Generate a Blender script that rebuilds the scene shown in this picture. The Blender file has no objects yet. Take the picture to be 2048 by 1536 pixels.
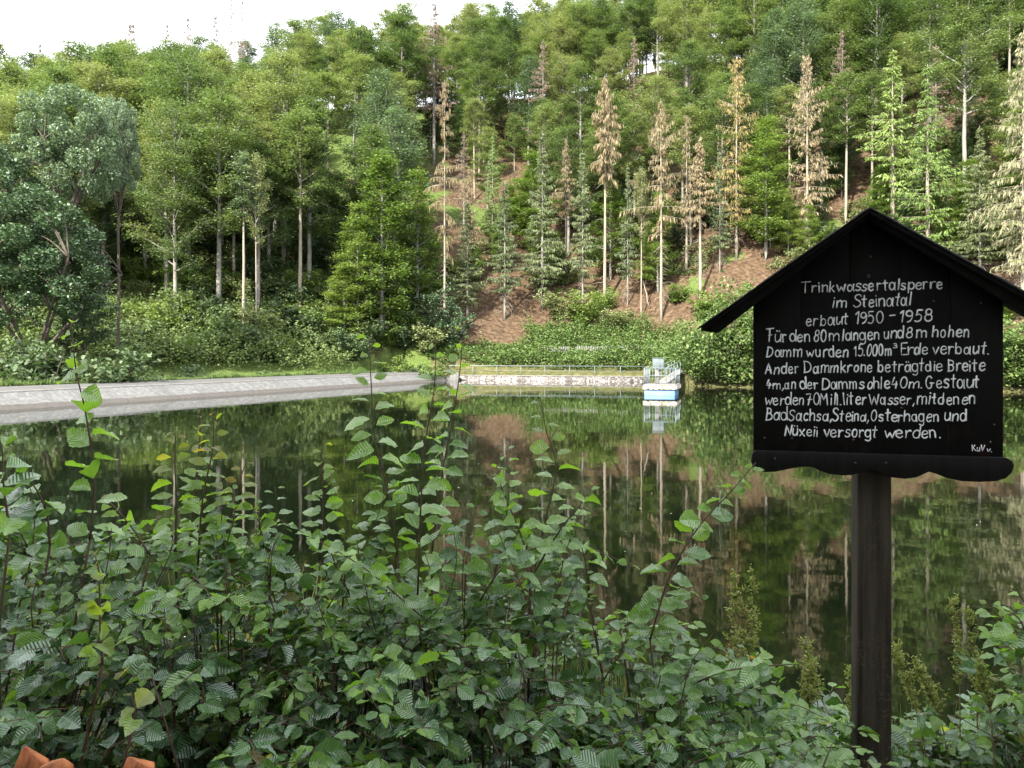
import bpy, math, random
import numpy as np
from mathutils import Vector, Matrix

# ----------------------------------------------------------------- camera, world, sun, exposure
SC = bpy.context.scene
COL = SC.collection
FX, CX, HY, EYE = 1600.0, 1024.0, 712.0, 2.5      # focal length in photo pixels, image centre, horizon row, eye height over the water

cam_d = bpy.data.cameras.new('camera')
cam = bpy.data.objects.new('camera', cam_d)
COL.objects.link(cam)
cam.location = (0, 0, EYE)
cam.rotation_euler = (math.radians(90), 0, 0)
cam_d.sensor_width = 36.0
cam_d.lens = FX / 2048 * 36.0
cam_d.shift_y = -(768 - HY) / 2048
cam_d.clip_start = 0.05
cam_d.clip_end = 3000
SC.camera = cam

SUN_EL = math.radians(40)
SUN_AZ = math.radians(212)         # clockwise from +Y (view direction): behind the camera, to its left
sun_dir = Vector((math.sin(SUN_AZ) * math.cos(SUN_EL), math.cos(SUN_AZ) * math.cos(SUN_EL), math.sin(SUN_EL)))

W = bpy.data.worlds.new('World')
SC.world = W
W.use_nodes = True
wn = W.node_tree
wn.nodes.clear()
sky = wn.nodes.new('ShaderNodeTexSky')
sky.sky_type = 'NISHITA'
sky.sun_disc = False
sky.sun_elevation = SUN_EL
sky.sun_rotation = SUN_AZ
sky.altitude = 300
sky.air_density = 1.0
sky.dust_density = 6.0
sky.ozone_density = 1.0
bg = wn.nodes.new('ShaderNodeBackground')
bg.inputs['Strength'].default_value = 0.15
wo = wn.nodes.new('ShaderNodeOutputWorld')
# thin bright cloud over most of the sky
wtc = wn.nodes.new('ShaderNodeTexCoord')
wns = wn.nodes.new('ShaderNodeTexNoise'); wns.inputs['Scale'].default_value = 2.2; wns.inputs['Detail'].default_value = 5
wn.links.new(wtc.outputs['Generated'], wns.inputs['Vector'])
wrp = wn.nodes.new('ShaderNodeValToRGB'); wrp.color_ramp.elements[0].position = .25; wrp.color_ramp.elements[0].color = (.72, .72, .72, 1)
wrp.color_ramp.elements[1].position = .6; wrp.color_ramp.elements[1].color = (.96, .96, .96, 1)
wn.links.new(wns.outputs['Fac'], wrp.inputs['Fac'])
wmx = wn.nodes.new('ShaderNodeMix'); wmx.data_type = 'RGBA'
wn.links.new(wrp.outputs['Color'], wmx.inputs[0]); wn.links.new(sky.outputs[0], wmx.inputs[6])
wmx.inputs[7].default_value = (4.6, 4.7, 5.0, 1)
wn.links.new(wmx.outputs[2], bg.inputs['Color'])
wn.links.new(bg.outputs[0], wo.inputs[0])

sl = bpy.data.lights.new('sun', 'SUN')
sl.energy = 3.6
sl.angle = math.radians(0.5)
sl.color = (1.0, 0.93, 0.82)
so = bpy.data.objects.new('sun', sl)
COL.objects.link(so)
so.location = (-30, -40, 60)
so.rotation_euler = sun_dir.to_track_quat('Z', 'Y').to_euler()

SC.view_settings.view_transform = 'Standard'
SC.view_settings.look = 'None'
SC.view_settings.exposure = 2.4
SC.view_settings.gamma = 1.0
SC.render.engine = 'CYCLES'
SC.cycles.max_bounces = 6
SC.cycles.diffuse_bounces = 3
SC.cycles.glossy_bounces = 3
SC.cycles.transmission_bounces = 3
SC.cycles.caustics_reflective = False
SC.cycles.caustics_refractive = False
SC.cycles.use_denoising = True

RNG = np.random.default_rng(7)
PI = math.pi

# ----------------------------------------------------------------- object helpers
def tag(o, label=None, cat=None, group=None, kind=None):
    if label: o['label'] = label
    if cat: o['category'] = cat
    if group: o['group'] = group
    if kind: o['kind'] = kind
    return o

def thing(name, loc, label, cat, group=None, rz=0.0):
    o = bpy.data.objects.new(name, None)
    COL.objects.link(o)
    o.empty_display_size = 0.2
    o.location = loc
    o.rotation_euler = (0, 0, rz)
    return tag(o, label, cat, group)

class MB:
    """collects quads, triangles and n-gons and links them as one mesh object"""
    def __init__(self):
        self.v, self.n = [], 0
        self.q, self.t, self.ng = [], [], []
        self.quv, self.quv2 = [], []
    def addv(self, v):
        v = np.asarray(v, float).reshape(-1, 3)
        k = self.n
        self.v.append(v)
        self.n += len(v)
        return k
    def quads(self, v, f, uv=None, uv2=None):
        k = self.addv(v)
        self.q.append(np.asarray(f, int).reshape(-1, 4) + k)
        if uv is not None: self.quv.append(uv)
        if uv2 is not None: self.quv2.append(uv2)
    def poly(self, v, faces):
        k = self.addv(v)
        for f in faces:
            self.ng.append([i + k for i in f])
    def box(self, x0, x1, y0, y1, z0, z1):
        v = [(x, y, z) for z in (z0, z1) for y in (y0, y1) for x in (x0, x1)]
        self.quads(v, [(0, 2, 3, 1), (4, 5, 7, 6), (0, 1, 5, 4), (2, 6, 7, 3), (0, 4, 6, 2), (1, 3, 7, 5)])
    def tube(self, pts, rad, n=6, flat=None):
        pts = np.asarray(pts, float)
        m = len(pts)
        rad = np.broadcast_to(np.asarray(rad, float), (m,))
        t = np.gradient(pts, axis=0)
        t /= np.linalg.norm(t, axis=1)[:, None] + 1e-12
        ref = np.array([0., 0., 1.]) if abs(t[:, 2]).mean() < 0.8 else np.array([1., 0., 0.])
        a = np.cross(t, ref); a /= np.linalg.norm(a, axis=1)[:, None] + 1e-12
        b = np.cross(t, a)
        th = np.arange(n) * 2 * PI / n
        ring = (np.cos(th)[None, :, None] * a[:, None, :] + np.sin(th)[None, :, None] * b[:, None, :]) * rad[:, None, None]
        if flat is not None:
            ring[:, :, flat[0]] *= flat[1]
        v = (pts[:, None, :] + ring).reshape(-1, 3)
        i = np.arange(m - 1)[:, None] * n
        j = np.arange(n)[None, :]
        j2 = (j + 1) % n
        f = np.stack([i + j, i + j2, i + n + j2, i + n + j], -1).reshape(-1, 4)
        k = self.n
        self.quads(v, f)
        self.ng.append([k + q for q in range(n)][::-1])
        self.ng.append([k + (m - 1) * n + q for q in range(n)])
    def prism(self, pts, y0, y1):
        """outline in x,z extruded along y"""
        n = len(pts)
        v = [(p[0], y0, p[1]) for p in pts] + [(p[0], y1, p[1]) for p in pts]
        fs = [tuple(range(n)), tuple(range(2 * n - 1, n - 1, -1))]
        fs += [((i + 1) % n, i, n + i, n + (i + 1) % n) for i in range(n)]
        self.poly(v, fs)
    def build(self, name, mat, parent=None, loc=None, smooth=False, bevel=0):
        me = bpy.data.meshes.new(name)
        V = np.concatenate(self.v) if self.v else np.zeros((0, 3))
        Q = np.concatenate(self.q) if self.q else np.zeros((0, 4), int)
        loops = [Q.reshape(-1)]
        starts = list(np.arange(len(Q)) * 4)
        tot = [4] * len(Q)
        c = len(Q) * 4
        for f in self.ng:
            starts.append(c); tot.append(len(f)); c += len(f)
        if self.ng: loops.append(np.concatenate([np.asarray(f) for f in self.ng]))
        loops = np.concatenate(loops).astype(np.int32)
        me.vertices.add(len(V)); me.vertices.foreach_set('co', V.astype(np.float32).ravel())
        me.loops.add(len(loops)); me.loops.foreach_set('vertex_index', loops)
        me.polygons.add(len(starts)); me.polygons.foreach_set('loop_start', np.asarray(starts, np.int32))
        me.polygons.foreach_set('loop_total', np.asarray(tot, np.int32))
        for nm, lst in (('UVMap', self.quv), ('leaf_data', self.quv2)):
            if lst:
                uvl = me.uv_layers.new(name=nm)
                arr = np.zeros((len(loops), 2), np.float32)
                u = np.concatenate(lst).reshape(-1, 2)
                arr[:len(u)] = u
                uvl.data.foreach_set('uv', arr.ravel())
        me.update(calc_edges=True)
        me.validate()
        if smooth:
            me.polygons.foreach_set('use_smooth', np.ones(len(me.polygons), bool))
        me.materials.append(mat)
        o = bpy.data.objects.new(name, me)
        COL.objects.link(o)
        if parent: o.parent = parent
        if loc is not None: o.location = loc
        if bevel:
            m = o.modifiers.new('bevel', 'BEVEL'); m.width = bevel; m.segments = 2; m.limit_method = 'ANGLE'
        return o

def copy_tree(root, loc, rz, scale):
    r = root.copy()
    COL.objects.link(r)
    r.location = loc; r.rotation_euler = (0, 0, rz); r.scale = scale
    for ch in root.children:
        c = ch.copy(); COL.objects.link(c); c.parent = r
    return r

# ----------------------------------------------------------------- materials
class NT:
    def __init__(self, name):
        self.m = bpy.data.materials.new(name); self.m.use_nodes = True
        self.t = self.m.node_tree; self.t.nodes.clear()
        self.out = self.t.nodes.new('ShaderNodeOutputMaterial')
    def n(self, typ, **kw):
        nd = self.t.nodes.new(typ)
        for k, v in kw.items():
            if k.startswith('i_'):
                nd.inputs[k[2:].replace('_', ' ')].default_value = v
            else: setattr(nd, k, v)
        return nd
    def l(self, a, b): self.t.links.new(a, b)
    def noise(self, vec, scale, detail=4, rough=0.55):
        nd = self.n('ShaderNodeTexNoise'); nd.inputs['Scale'].default_value = scale
        nd.inputs['Detail'].default_value = detail; nd.inputs['Roughness'].default_value = rough
        if vec is not None: self.l(vec, nd.inputs['Vector'])
        return nd.outputs['Fac']
    def mapping(self, vec, scale=(1, 1, 1), rot=(0, 0, 0)):
        nd = self.n('ShaderNodeMapping'); nd.inputs['Scale'].default_value = scale; nd.inputs['Rotation'].default_value = rot
        self.l(vec, nd.inputs['Vector']); return nd.outputs[0]
    def ramp(self, fac, stops, interp='LINEAR'):
        nd = self.n('ShaderNodeValToRGB'); cr = nd.color_ramp; cr.interpolation = interp
        while len(cr.elements) < len(stops): cr.elements.new(0.5)
        for e, (p, c) in zip(cr.elements, stops):
            e.position = p; e.color = (*c, 1) if len(c) == 3 else c
        self.l(fac, nd.inputs['Fac']); return nd.outputs['Color']
    def math(self, op, a, b=None, clamp=False):
        nd = self.n('ShaderNodeMath', operation=op, use_clamp=clamp)
        for i, x in enumerate((a, b)):
            if x is None: continue
            if isinstance(x, (int, float)): nd.inputs[i].default_value = x
            else: self.l(x, nd.inputs[i])
        return nd.outputs[0]
    def mix(self, fac, a, b, mode='MIX'):
        nd = self.n('ShaderNodeMix', data_type='RGBA', blend_type=mode)
        for s, x in ((0, fac), (6, a), (7, b)):
            if isinstance(x, (int, float)): nd.inputs[s].default_value = x
            elif isinstance(x, tuple): nd.inputs[s].default_value = (*x, 1) if len(x) == 3 else x
            else: self.l(x, nd.inputs[s])
        return nd.outputs[2]
    def bump(self, h, strength, dist):
        nd = self.n('ShaderNodeBump'); nd.inputs['Strength'].default_value = strength; nd.inputs['Distance'].default_value = dist
        self.l(h, nd.inputs['Height']); return nd.outputs[0]
    def principled(self, color, rough=0.7, spec=0.5, normal=None, metal=0.0):
        p = self.n('ShaderNodeBsdfPrincipled')
        for nm, x in (('Base Color', color), ('Roughness', rough), ('Metallic', metal)):
            if isinstance(x, tuple): p.inputs[nm].default_value = (*x, 1)
            elif isinstance(x, (int, float)): p.inputs[nm].default_value = x
            else: self.l(x, p.inputs[nm])
        p.inputs['Specular IOR Level'].default_value = spec
        if normal is not None: self.l(normal, p.inputs['Normal'])
        return p.outputs[0]
    def finish(self, sh):
        self.l(sh, self.out.inputs['Surface']); return self.m

def leaf_mat(name, cols, transl=0.35, rough=0.55, spec=0.35, obj_var=0.5):
    """foliage: each clump and each tree takes its own tone out of cols"""
    t = NT(name)
    g = t.n('ShaderNodeNewGeometry'); oi = t.n('ShaderNodeObjectInfo')
    f = t.math('ADD', t.math('MULTIPLY', g.outputs['Random Per Island'], 1 - obj_var), t.math('MULTIPLY', oi.outputs['Random'], obj_var))
    c = t.ramp(f, [(i / (len(cols) - 1), c) for i, c in enumerate(cols)])
    p = t.principled(c, rough, spec)
    tr = t.n('ShaderNodeBsdfTranslucent')
    c2 = t.mix(1.0, c, (1.35, 1.45, 0.75), 'MULTIPLY')
    t.l(c2, tr.inputs['Color'])
    mx = t.n('ShaderNodeMixShader'); mx.inputs[0].default_value = transl
    t.l(p, mx.inputs[1]); t.l(tr.outputs[0], mx.inputs[2])
    return t.finish(mx.outputs[0])

def plain_mat(name, c0, c1, scale=6.0, rough=0.75, spec=0.4, stretch=(1, 1, 1), bump=0.0, bdist=0.01, metal=0.0, coord='Object'):
    t = NT(name)
    tc = t.n('ShaderNodeTexCoord')
    v = t.mapping(tc.outputs[coord], stretch)
    f = t.noise(v, scale, 6, 0.65)
    c = t.ramp(f, [(0.3, c0), (0.7, c1)])
    nm = t.bump(f, bump, bdist) if bump else None
    return t.finish(t.principled(c, rough, spec, nm, metal))

M = {}
M['beech'] = leaf_mat('beech_foliage', [(0.054, 0.088, 0.036), (0.088, 0.132, 0.050), (0.130, 0.175, 0.066), (0.185, 0.222, 0.092), (0.17, 0.17, 0.10)], .32, .6, .15, .7)
M['beech_grey'] = leaf_mat('grey_green_foliage', [(0.055, 0.092, 0.048), (0.10, 0.15, 0.085), (0.19, 0.245, 0.155)], 0.25)
M['beech_dark'] = leaf_mat('dark_foliage', [(0.036, 0.062, 0.026), (0.060, 0.096, 0.040), (0.090, 0.130, 0.055)], 0.25)
M['young'] = leaf_mat('young_foliage', [(0.072, 0.118, 0.026), (0.120, 0.180, 0.040), (0.18, 0.235, 0.065)], 0.38)
M['spruce'] = leaf_mat('spruce_needles', [(0.065, 0.115, 0.026), (0.11, 0.175, 0.036), (0.17, 0.235, 0.055)], 0.2)
M['spruce_dull'] = leaf_mat('dull_spruce_needles', [(0.052, 0.078, 0.030), (0.092, 0.122, 0.046), (0.150, 0.170, 0.074)], 0.15)
M['dead'] = leaf_mat('dead_needles', [(0.105, 0.078, 0.042), (0.195, 0.157, 0.092), (0.30, 0.26, 0.165)], 0.2, 0.8, 0.15, 0.25)
M['dead_grey'] = leaf_mat('grey_green_dead_needles', [(0.11, 0.12, 0.06), (0.19, 0.19, 0.11), (0.30, 0.28, 0.18)], 0.2, 0.8, 0.15, 0.1)
M['dead_brown'] = leaf_mat('brown_dead_needles', [(0.085, 0.062, 0.046), (0.15, 0.108, 0.080), (0.21, 0.165, 0.125)], 0.15, 0.8, 0.15, 0.3)
M['dead_mixed'] = leaf_mat('yellowing_needles', [(0.10, 0.115, 0.03), (0.20, 0.165, 0.06), (0.33, 0.23, 0.12)], 0.2, 0.8, 0.15, 0.1)
M['bramble'] = leaf_mat('bank_undergrowth', [(0.045, 0.085, 0.025), (0.075, 0.128, 0.036), (0.11, 0.165, 0.050), (0.155, 0.195, 0.078)], 0.3, 0.7, 0.15, 0.0)
M['holly'] = leaf_mat('blue_green_foliage', [(0.034, 0.066, 0.030), (0.062, 0.108, 0.050), (0.105, 0.160, 0.082)], 0.15, 0.4, 0.5, 0.0)
M['dry_grass'] = leaf_mat('dry_grass', [(0.20, 0.19, 0.06), (0.30, 0.26, 0.10), (0.16, 0.20, 0.05)], 0.3, 0.8, 0.2, 0.0)
M['bark_beech'] = plain_mat('beech_bark', (0.10, 0.095, 0.08), (0.26, 0.25, 0.22), 1.5, 0.85, 0.2, (2, 2, .5))
M['bark_pale'] = plain_mat('pale_bark', (0.15, 0.13, 0.10), (0.31, 0.275, 0.22), 1.5, 0.85, 0.2, (2, 2, .4))
M['bark_dark'] = plain_mat('dark_bark', (0.035, 0.028, 0.022), (0.09, 0.075, 0.06), 1.5, 0.9, 0.2, (2, 2, .4))

# ----------------------------------------------------------------- terrain shape
FXS = [-140, -80, -50, -25, -8, 4, 15, 25, 37, 60, 140]
FYS = [50, 58, 66, 74, 85, 87, 85, 77, 70, 60, 50]
SXS = [-140, -80, -50, -25, -8, -6, 13, 13.6, 15.5, 24, 40, 60, 140]
SYS = [40, 48, 56, 64, 76, 83, 77.4, 70, 66, 60, 54, 47, 36]
RXS = [-160, -120, -102, -72, -42, -12, 18, 48, 110, 160]
RZS = [32, 37, 40, 46, 49, 54, 58.5, 60, 60, 60]

def vnoise(x, y, s, seed=0):
    x = np.asarray(x, float) / s; y = np.asarray(y, float) / s
    xi, yi = np.floor(x).astype(int), np.floor(y).astype(int)
    fx, fy = x - xi, y - yi
    fx, fy = fx * fx * (3 - 2 * fx), fy * fy * (3 - 2 * fy)
    def h(a, b):
        q = np.sin(a * 127.1 + b * 311.7 + seed * 74.7) * 43758.5453
        return q - np.floor(q)
    return (h(xi, yi) * (1 - fx) + h(xi + 1, yi) * fx) * (1 - fy) + (h(xi, yi + 1) * (1 - fx) + h(xi + 1, yi + 1) * fx) * fy

DA, DB = np.array([-23.5, 36.7]), np.array([-5.9, 82.5])     # where the dam's facing meets the water
DU = (DB - DA) / np.linalg.norm(DB - DA)
DN = np.array([-DU[1], DU[0]])                                # away from the lake

def ground(x, y):
    x = np.asarray(x, float); y = np.asarray(y, float)
    F = np.interp(x, FXS, FYS); S = np.interp(x, SXS, SYS); R = np.interp(x, RXS, RZS)
    bank = 0.42 + 2.2 * np.clip((y - S) / np.maximum(F - S, 0.5), 0, 1)
    K = np.interp(x / np.maximum(y, 30), [-.7, -.45, -.26, 0, 1], [.42, .48, .60, .74, .74])
    hill = 2.62 + K * (y - F)
    hill = R - 4.0 * np.log1p(np.exp(np.clip((R - hill) / 4.0, -30, 30)))     # rounds the slope off into the ridge
    hill = hill + (vnoise(x, y, 9, 1) - .5) * 1.2 * np.clip((y - F) / 8, 0, 1) + (vnoise(x, y, 3, 2) - .5) * 0.5 * np.clip((y - F) / 4, 0, 1)
    hill = hill - np.clip(y - 240, 0, 999) * 0.2
    low = np.maximum(0.42 - (S - y) * 0.55, -2.6)
    z = np.where(y > F, np.maximum(hill, 2.62), np.where(y > S, bank, low))
    near = np.clip(0.9 - (y - np.interp(x, [.3, .8], [4.3, 3.0])) * 0.95, -2.6, 0.9) + (vnoise(x, y, .7, 3) - .5) * 0.08
    side = np.clip((x - (13 + 0.68 * np.maximum(y, 0))) * 0.25, -2.6, 2.5)
    z = np.maximum(z, np.maximum(near, np.where(y < 50, side, -2.6)))
    # downstream of the dam the valley floor lies low and the dam body covers it
    s = (x - DA[0]) * DN[0] + (y - DA[1]) * DN[1]
    al = (x - DA[0]) * DU[0] + (y - DA[1]) * DU[1]
    under = (s > -0.9) & (s < 6.6) & (al < 48.5)
    z = np.where(under, np.minimum(z, -0.25), z)
    wy = 82.9 + (x + 5.6) * (77.4 - 82.9) / 19.0
    z = np.where((x > -7) & (x < 13.5) & (y > 66) & (y < wy + .35), np.minimum(z, -0.6), z)
    return z

def P(px, py, d):
    return np.array([(px - CX) / FX * d, d, EYE + (HY - py) / FX * d])

def on_ground(px, py, d0=45, d1=240):
    """where the line of sight through a photo pixel meets the land"""
    ds = np.arange(d0, d1, 0.25)
    x = (px - CX) / FX * ds
    zr = EYE + (HY - py) / FX * ds
    hit = np.nonzero(ground(x, ds) >= zr)[0]
    d = ds[hit[0]] if len(hit) else d1
    return float((px - CX) / FX * d), float(d)

def ground1(x, y): return float(ground(np.array([x]), np.array([y]))[0])

# terrain sheet
def axis(*segs):
    a = [np.arange(s, e, st) for s, e, st in segs]
    return np.concatenate(a + [[segs[-1][1]]])
gx = axis((-900, -160, 40), (-160, -70, 5), (-70, 70, 1.0), (70, 160, 5), (160, 900, 40))
gy = axis((-60, -4, 4), (-4, 9, .35), (9, 40, 2), (40, 74, 1.0), (74, 86, .3), (86, 130, 1.0), (130, 250, 4), (250, 900, 40))
GX, GY = np.meshgrid(gx, gy)
GZ = ground(GX, GY)
nx, ny = len(gx), len(gy)
ii = (np.arange(ny - 1)[:, None] * nx + np.arange(nx - 1)[None, :])
mb = MB()
mb.quads(np.stack([GX, GY, GZ], -1), np.stack([ii, ii + 1, ii + nx + 1, ii + nx], -1))

t = NT('forest_floor')
geo = t.n('ShaderNodeNewGeometry')
pos = geo.outputs['Position']
n1 = t.noise(pos, 2.2, 8, 0.7)
litter = t.ramp(n1, [(0.25, (0.018, 0.012, 0.007)), (0.45, (0.048, 0.031, 0.018)), (0.62, (0.105, 0.072, 0.045)), (0.8, (0.22, 0.17, 0.12))])
n2 = t.noise(pos, 0.16, 5, 0.6)
green = t.ramp(n1, [(0.3, (0.030, 0.050, 0.012)), (0.7, (0.10, 0.14, 0.035))])
sepx = t.n('ShaderNodeSeparateXYZ'); t.l(pos, sepx.inputs[0])
lft = t.math('MULTIPLY', t.math('DIVIDE', t.math('SUBTRACT', -6.0, sepx.outputs[0]), 16.0, True), .22)
gm = t.ramp(t.math('ADD', n2, lft), [(0.56, (0, 0, 0)), (0.64, (1, 1, 1))])
col = t.mix(gm, litter, green)
sep = t.n('ShaderNodeSeparateXYZ'); t.l(pos, sep.inputs[0])
lowm = t.math('SUBTRACT', 1.0, t.math('DIVIDE', t.math('SUBTRACT', sep.outputs[2], 1.6), 1.6, True), True)
bankc = t.ramp(n1, [(0.3, (0.032, 0.042, 0.014)), (0.55, (0.080, 0.080, 0.032)), (0.75, (0.14, 0.122, 0.058))])
dk_ = t.math('LESS_THAN', sepx.outputs[0], -8.5)
bankc = t.mix(dk_, bankc, green)
col = t.mix(lowm, col, bankc)
nearm = t.math('LESS_THAN', sep.outputs[1], 12.0)
soil = t.ramp(n1, [(0.3, (0.018, 0.016, 0.010)), (0.7, (0.05, 0.045, 0.025))])
col = t.mix(nearm, col, soil)
M['ground'] = t.finish(t.principled(col, 0.95, 0.15, t.bump(n1, 0.6, 0.15)))
tag(mb.build('ground', M['ground'], smooth=True), kind='structure')

# lake
t = NT('lake_water')
geo = t.n('ShaderNodeNewGeometry')
w1 = t.noise(t.mapping(geo.outputs['Position'], (1.0, 1.0, 1.0)), 1.1, 3, 0.5)
w2 = t.noise(t.mapping(geo.outputs['Position'], (1, 1, 1)), 0.22, 2, 0.5)
h = t.math('ADD', t.math('MULTIPLY', w1, 0.25), w2)
sh = t.principled((0.0032, 0.0052, 0.0022), 0.028, 0.5, t.bump(h, 0.07, 0.10))
sh.node.inputs['IOR'].default_value = 1.333
M['water'] = t.finish(sh)
mb = MB()
mb.poly([(-39, -1, 0), (110, -1, 0), (110, 82.6, 0), (-6.1, 82.6, 0)], [(0, 1, 2, 3)])
tag(mb.build('lake', M['water']), kind='structure')

# ----------------------------------------------------------------- dam, wall, railing, fence, platform
def concrete(name, a, b, streak=0.0, dark=(0.10, 0.095, 0.08)):
    t = NT(name)
    tc = t.n('ShaderNodeTexCoord')
    v = tc.outputs['Object']
    f = t.noise(v, 3.0, 8, 0.7)
    c = t.ramp(f, [(0.3, a), (0.7, b)])
    f2 = t.noise(t.mapping(v, (2.2, .25, .25)), 1.0, 6, 0.7)
    m = t.ramp(f2, [(0.45, (0, 0, 0)), (0.62, (streak,) * 3)])
    c = t.mix(m, c, dark)
    return t.finish(t.principled(c, 0.9, 0.25, t.bump(f, 0.3, 0.02)))

t = NT('dam_facing')
tc = t.n('ShaderNodeTexCoord'); v = tc.outputs['Object']
f = t.noise(v, 4.0, 8, 0.75)
c = t.ramp(f, [(0.30, (0.062, 0.063, 0.060)), (0.5, (0.112, 0.113, 0.109)), (0.7, (0.20, 0.20, 0.193))])
st = t.noise(t.mapping(v, (1.7, .35, .35)), 1.0, 7, 0.75)
c = t.mix(t.ramp(st, [(0.46, (0, 0, 0)), (0.66, (0.8,) * 3)]), c, (0.075, 0.077, 0.070))
s2 = t.n('ShaderNodeSeparateXYZ'); t.l(v, s2.inputs[0])
jt = t.math('FRACT', t.math('MULTIPLY', s2.outputs[0], 1 / 3.2))
c = t.mix(t.math('LESS_THAN', jt, 0.018), c, (0.10, 0.10, 0.095))
wet = t.math('LESS_THAN', t.math('ADD', s2.outputs[2], t.math('MULTIPLY', f, 0.06)), 0.24)
wc = t.ramp(f, [(0.3, (0.045, 0.041, 0.037)), (0.7, (0.085, 0.079, 0.071))])
c = t.mix(wet, c, wc)
M['facing'] = t.finish(t.principled(c, 0.85, 0.3, t.bump(f, 0.4, 0.02)))
M['asphalt'] = concrete('crest_asphalt', (0.060, 0.060, 0.060), (0.092, 0.092, 0.090), 0.5)
M['concrete'] = concrete('pale_concrete', (0.13, 0.128, 0.12), (0.23, 0.225, 0.21), 0.5)
M['concrete_dark'] = concrete('dark_concrete', (0.10, 0.10, 0.10), (0.19, 0.19, 0.185), 0.4)
M['steel'] = plain_mat('galvanised_steel', (0.10, 0.13, 0.14), (0.155, 0.19, 0.20), 9, 0.45, 0.5)
M['dam_earth'] = plain_mat('dam_earth', (0.04, 0.055, 0.02), (0.10, 0.105, 0.045), 3, 0.95, 0.2)

dam_rz = math.atan2(DU[1], DU[0])
dam = thing('dam', (DA[0], DA[1], 0), 'long low dam with a pale sloped concrete facing and grey crest path', 'dam', rz=dam_rz)
L0, L1 = -46.0, 47.5
def strip(name, sec, mat, l0=L0, l1=L1, step=1.0):
    xs = np.linspace(l0, l1, int((l1 - l0) / step) + 1)
    mb = MB()
    n = len(sec)
    v = np.array([[(x, s, z) for s, z in sec] for x in xs])
    i = np.arange(len(xs) - 1)[:, None] * n
    j = np.arange(n - 1)[None, :]
    mb.quads(v, np.stack([i + j, i + n + j, i + n + j + 1, i + j + 1], -1))
    return mb.build(name, mat, dam)
strip('concrete_facing', [(-0.8, -0.4), (0, 0), (0.5, 0.25), (1.0, 0.5), (1.48, 0.74)], M['facing'])
strip('crest_kerb', [(1.482, 0.70), (1.482, 0.80), (1.68, 0.81), (1.68, 0.70)], M['concrete'])
strip('crest_path', [(1.684, 0.77), (3.2, 0.86), (4.6, 0.90), (5.4, 0.88)], M['asphalt'])
strip('earth_bank', [(5.404, 0.93), (5.9, 0.97), (6.5, 0.80), (9.0, -0.4), (14.0, -3.0)], M['dam_earth'])

def blades(rng, n, xy, zf, h, w, lean=0.35):
    """thin upright blades; returns verts and quads"""
    x, y = xy
    z = zf
    hh = h * rng.uniform(.5, 1.3, n)
    a = rng.uniform(0, 2 * PI, n); b = rng.uniform(0, 2 * PI, n)
    ld = lean * hh * rng.uniform(.2, 1.2, n)
    dx, dy = np.cos(a) * w / 2, np.sin(a) * w / 2
    tx, ty = np.cos(b) * ld, np.sin(b) * ld
    v = np.stack([np.stack([x - dx, y - dy, z], -1), np.stack([x + dx, y + dy, z], -1),
                  np.stack([x + tx + dx * .25, y + ty + dy * .25, z + hh], -1), np.stack([x + tx - dx * .25, y + ty - dy * .25, z + hh], -1)], 1)
    f = np.arange(n)[:, None] * 4 + np.arange(4)[None, :]
    return v.reshape(-1, 3), f

n = 9000
al = RNG.uniform(-12, 46.5, n); ss = 5.35 + np.abs(RNG.normal(0, .35, n))
xg = DA[0] + DU[0] * al + DN[0] * ss; yg = DA[1] + DU[1] * al + DN[1] * ss
zg = np.where(ss < 5.9, 0.93, 0.95 - (ss - 5.9) * .3)
mb = MB(); mb.quads(*blades(RNG, n, (xg, yg), zg - .05, .10 + .5 * vnoise(xg, yg, 1.7, 51) * vnoise(xg, yg, .5, 52), .05))
tag(mb.build('grass', M['bramble']), 'rough green and yellowish grass edging the crest path of the dam', 'grass', kind='stuff')

# apron and slabs where the dam meets the wall
ap = thing('concrete_apron', (-8.6, 85.2, 0.72), 'pale concrete slab with a low step at the far end of the dam', 'slab', rz=dam_rz - PI / 2)
mb = MB(); mb.box(-4.2, 2.0, -2.2, 1.2, -0.5, 0.26); mb.build('slab', M['concrete'], ap, bevel=.02)
mb = MB(); mb.box(-3.8, -0.9, -0.4, 1.0, 0.262, 0.5); mb.build('step', M['concrete'], ap, bevel=.02)
ramp = thing('wing_wall', (-6.4, 82.0, 0), 'sloping concrete wing wall, toned dark for its shade, between dam facing and stone wall', 'wing wall')
mb = MB(); mb.prism([(-3.2, -0.3), (0.9, -0.3), (0.9, 0.62), (0.55, 0.62), (-0.3, 0.42), (-3.2, 0.05)], 0.0, 0.5); mb.build('ramp', M['concrete_dark'], ramp, bevel=.02)  # dark concrete paints in the shade on this end ramp
mb = MB(); mb.box(0.45, 0.95, -0.35, -0.004, -0.3, 0.80); mb.build('pillar', M['concrete_dark'], ramp, bevel=.02)

def rail_bars(mb, pts, r): mb.tube(pts, r, 6)

sh_r = thing('shaft_railing', (-11.9, 87.6, 0.98), 'square grey steel guard railing round the shaft on the dam end', 'railing')
for (x, y) in ((-1.15, -.9), (0, -.9), (1.15, -.9), (-1.15, .9), (1.15, .9)):
    mb = MB(); mb.tube([(x, y, 0), (x, y, 1.15)], .03, 6); mb.build('post', M['steel'], sh_r)
mb = MB()
for z in (.6, 1.15):
    for a, b in (((-1.15, -.9), (1.15, -.9)), ((1.15, -.9), (1.15, .9)), ((1.15, .9), (-1.15, .9)), ((-1.15, .9), (-1.15, -.9))):
        mb.tube([(*a, z), (*b, z)], .025, 6)
mb.build('rails', M['steel'], sh_r)
mb = MB(); mb.box(-1.5, 1.5, -1.2, 1.2, -1.6, -0.01); mb.build('shaft_slab', M['concrete'], sh_r, bevel=.03)

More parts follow.
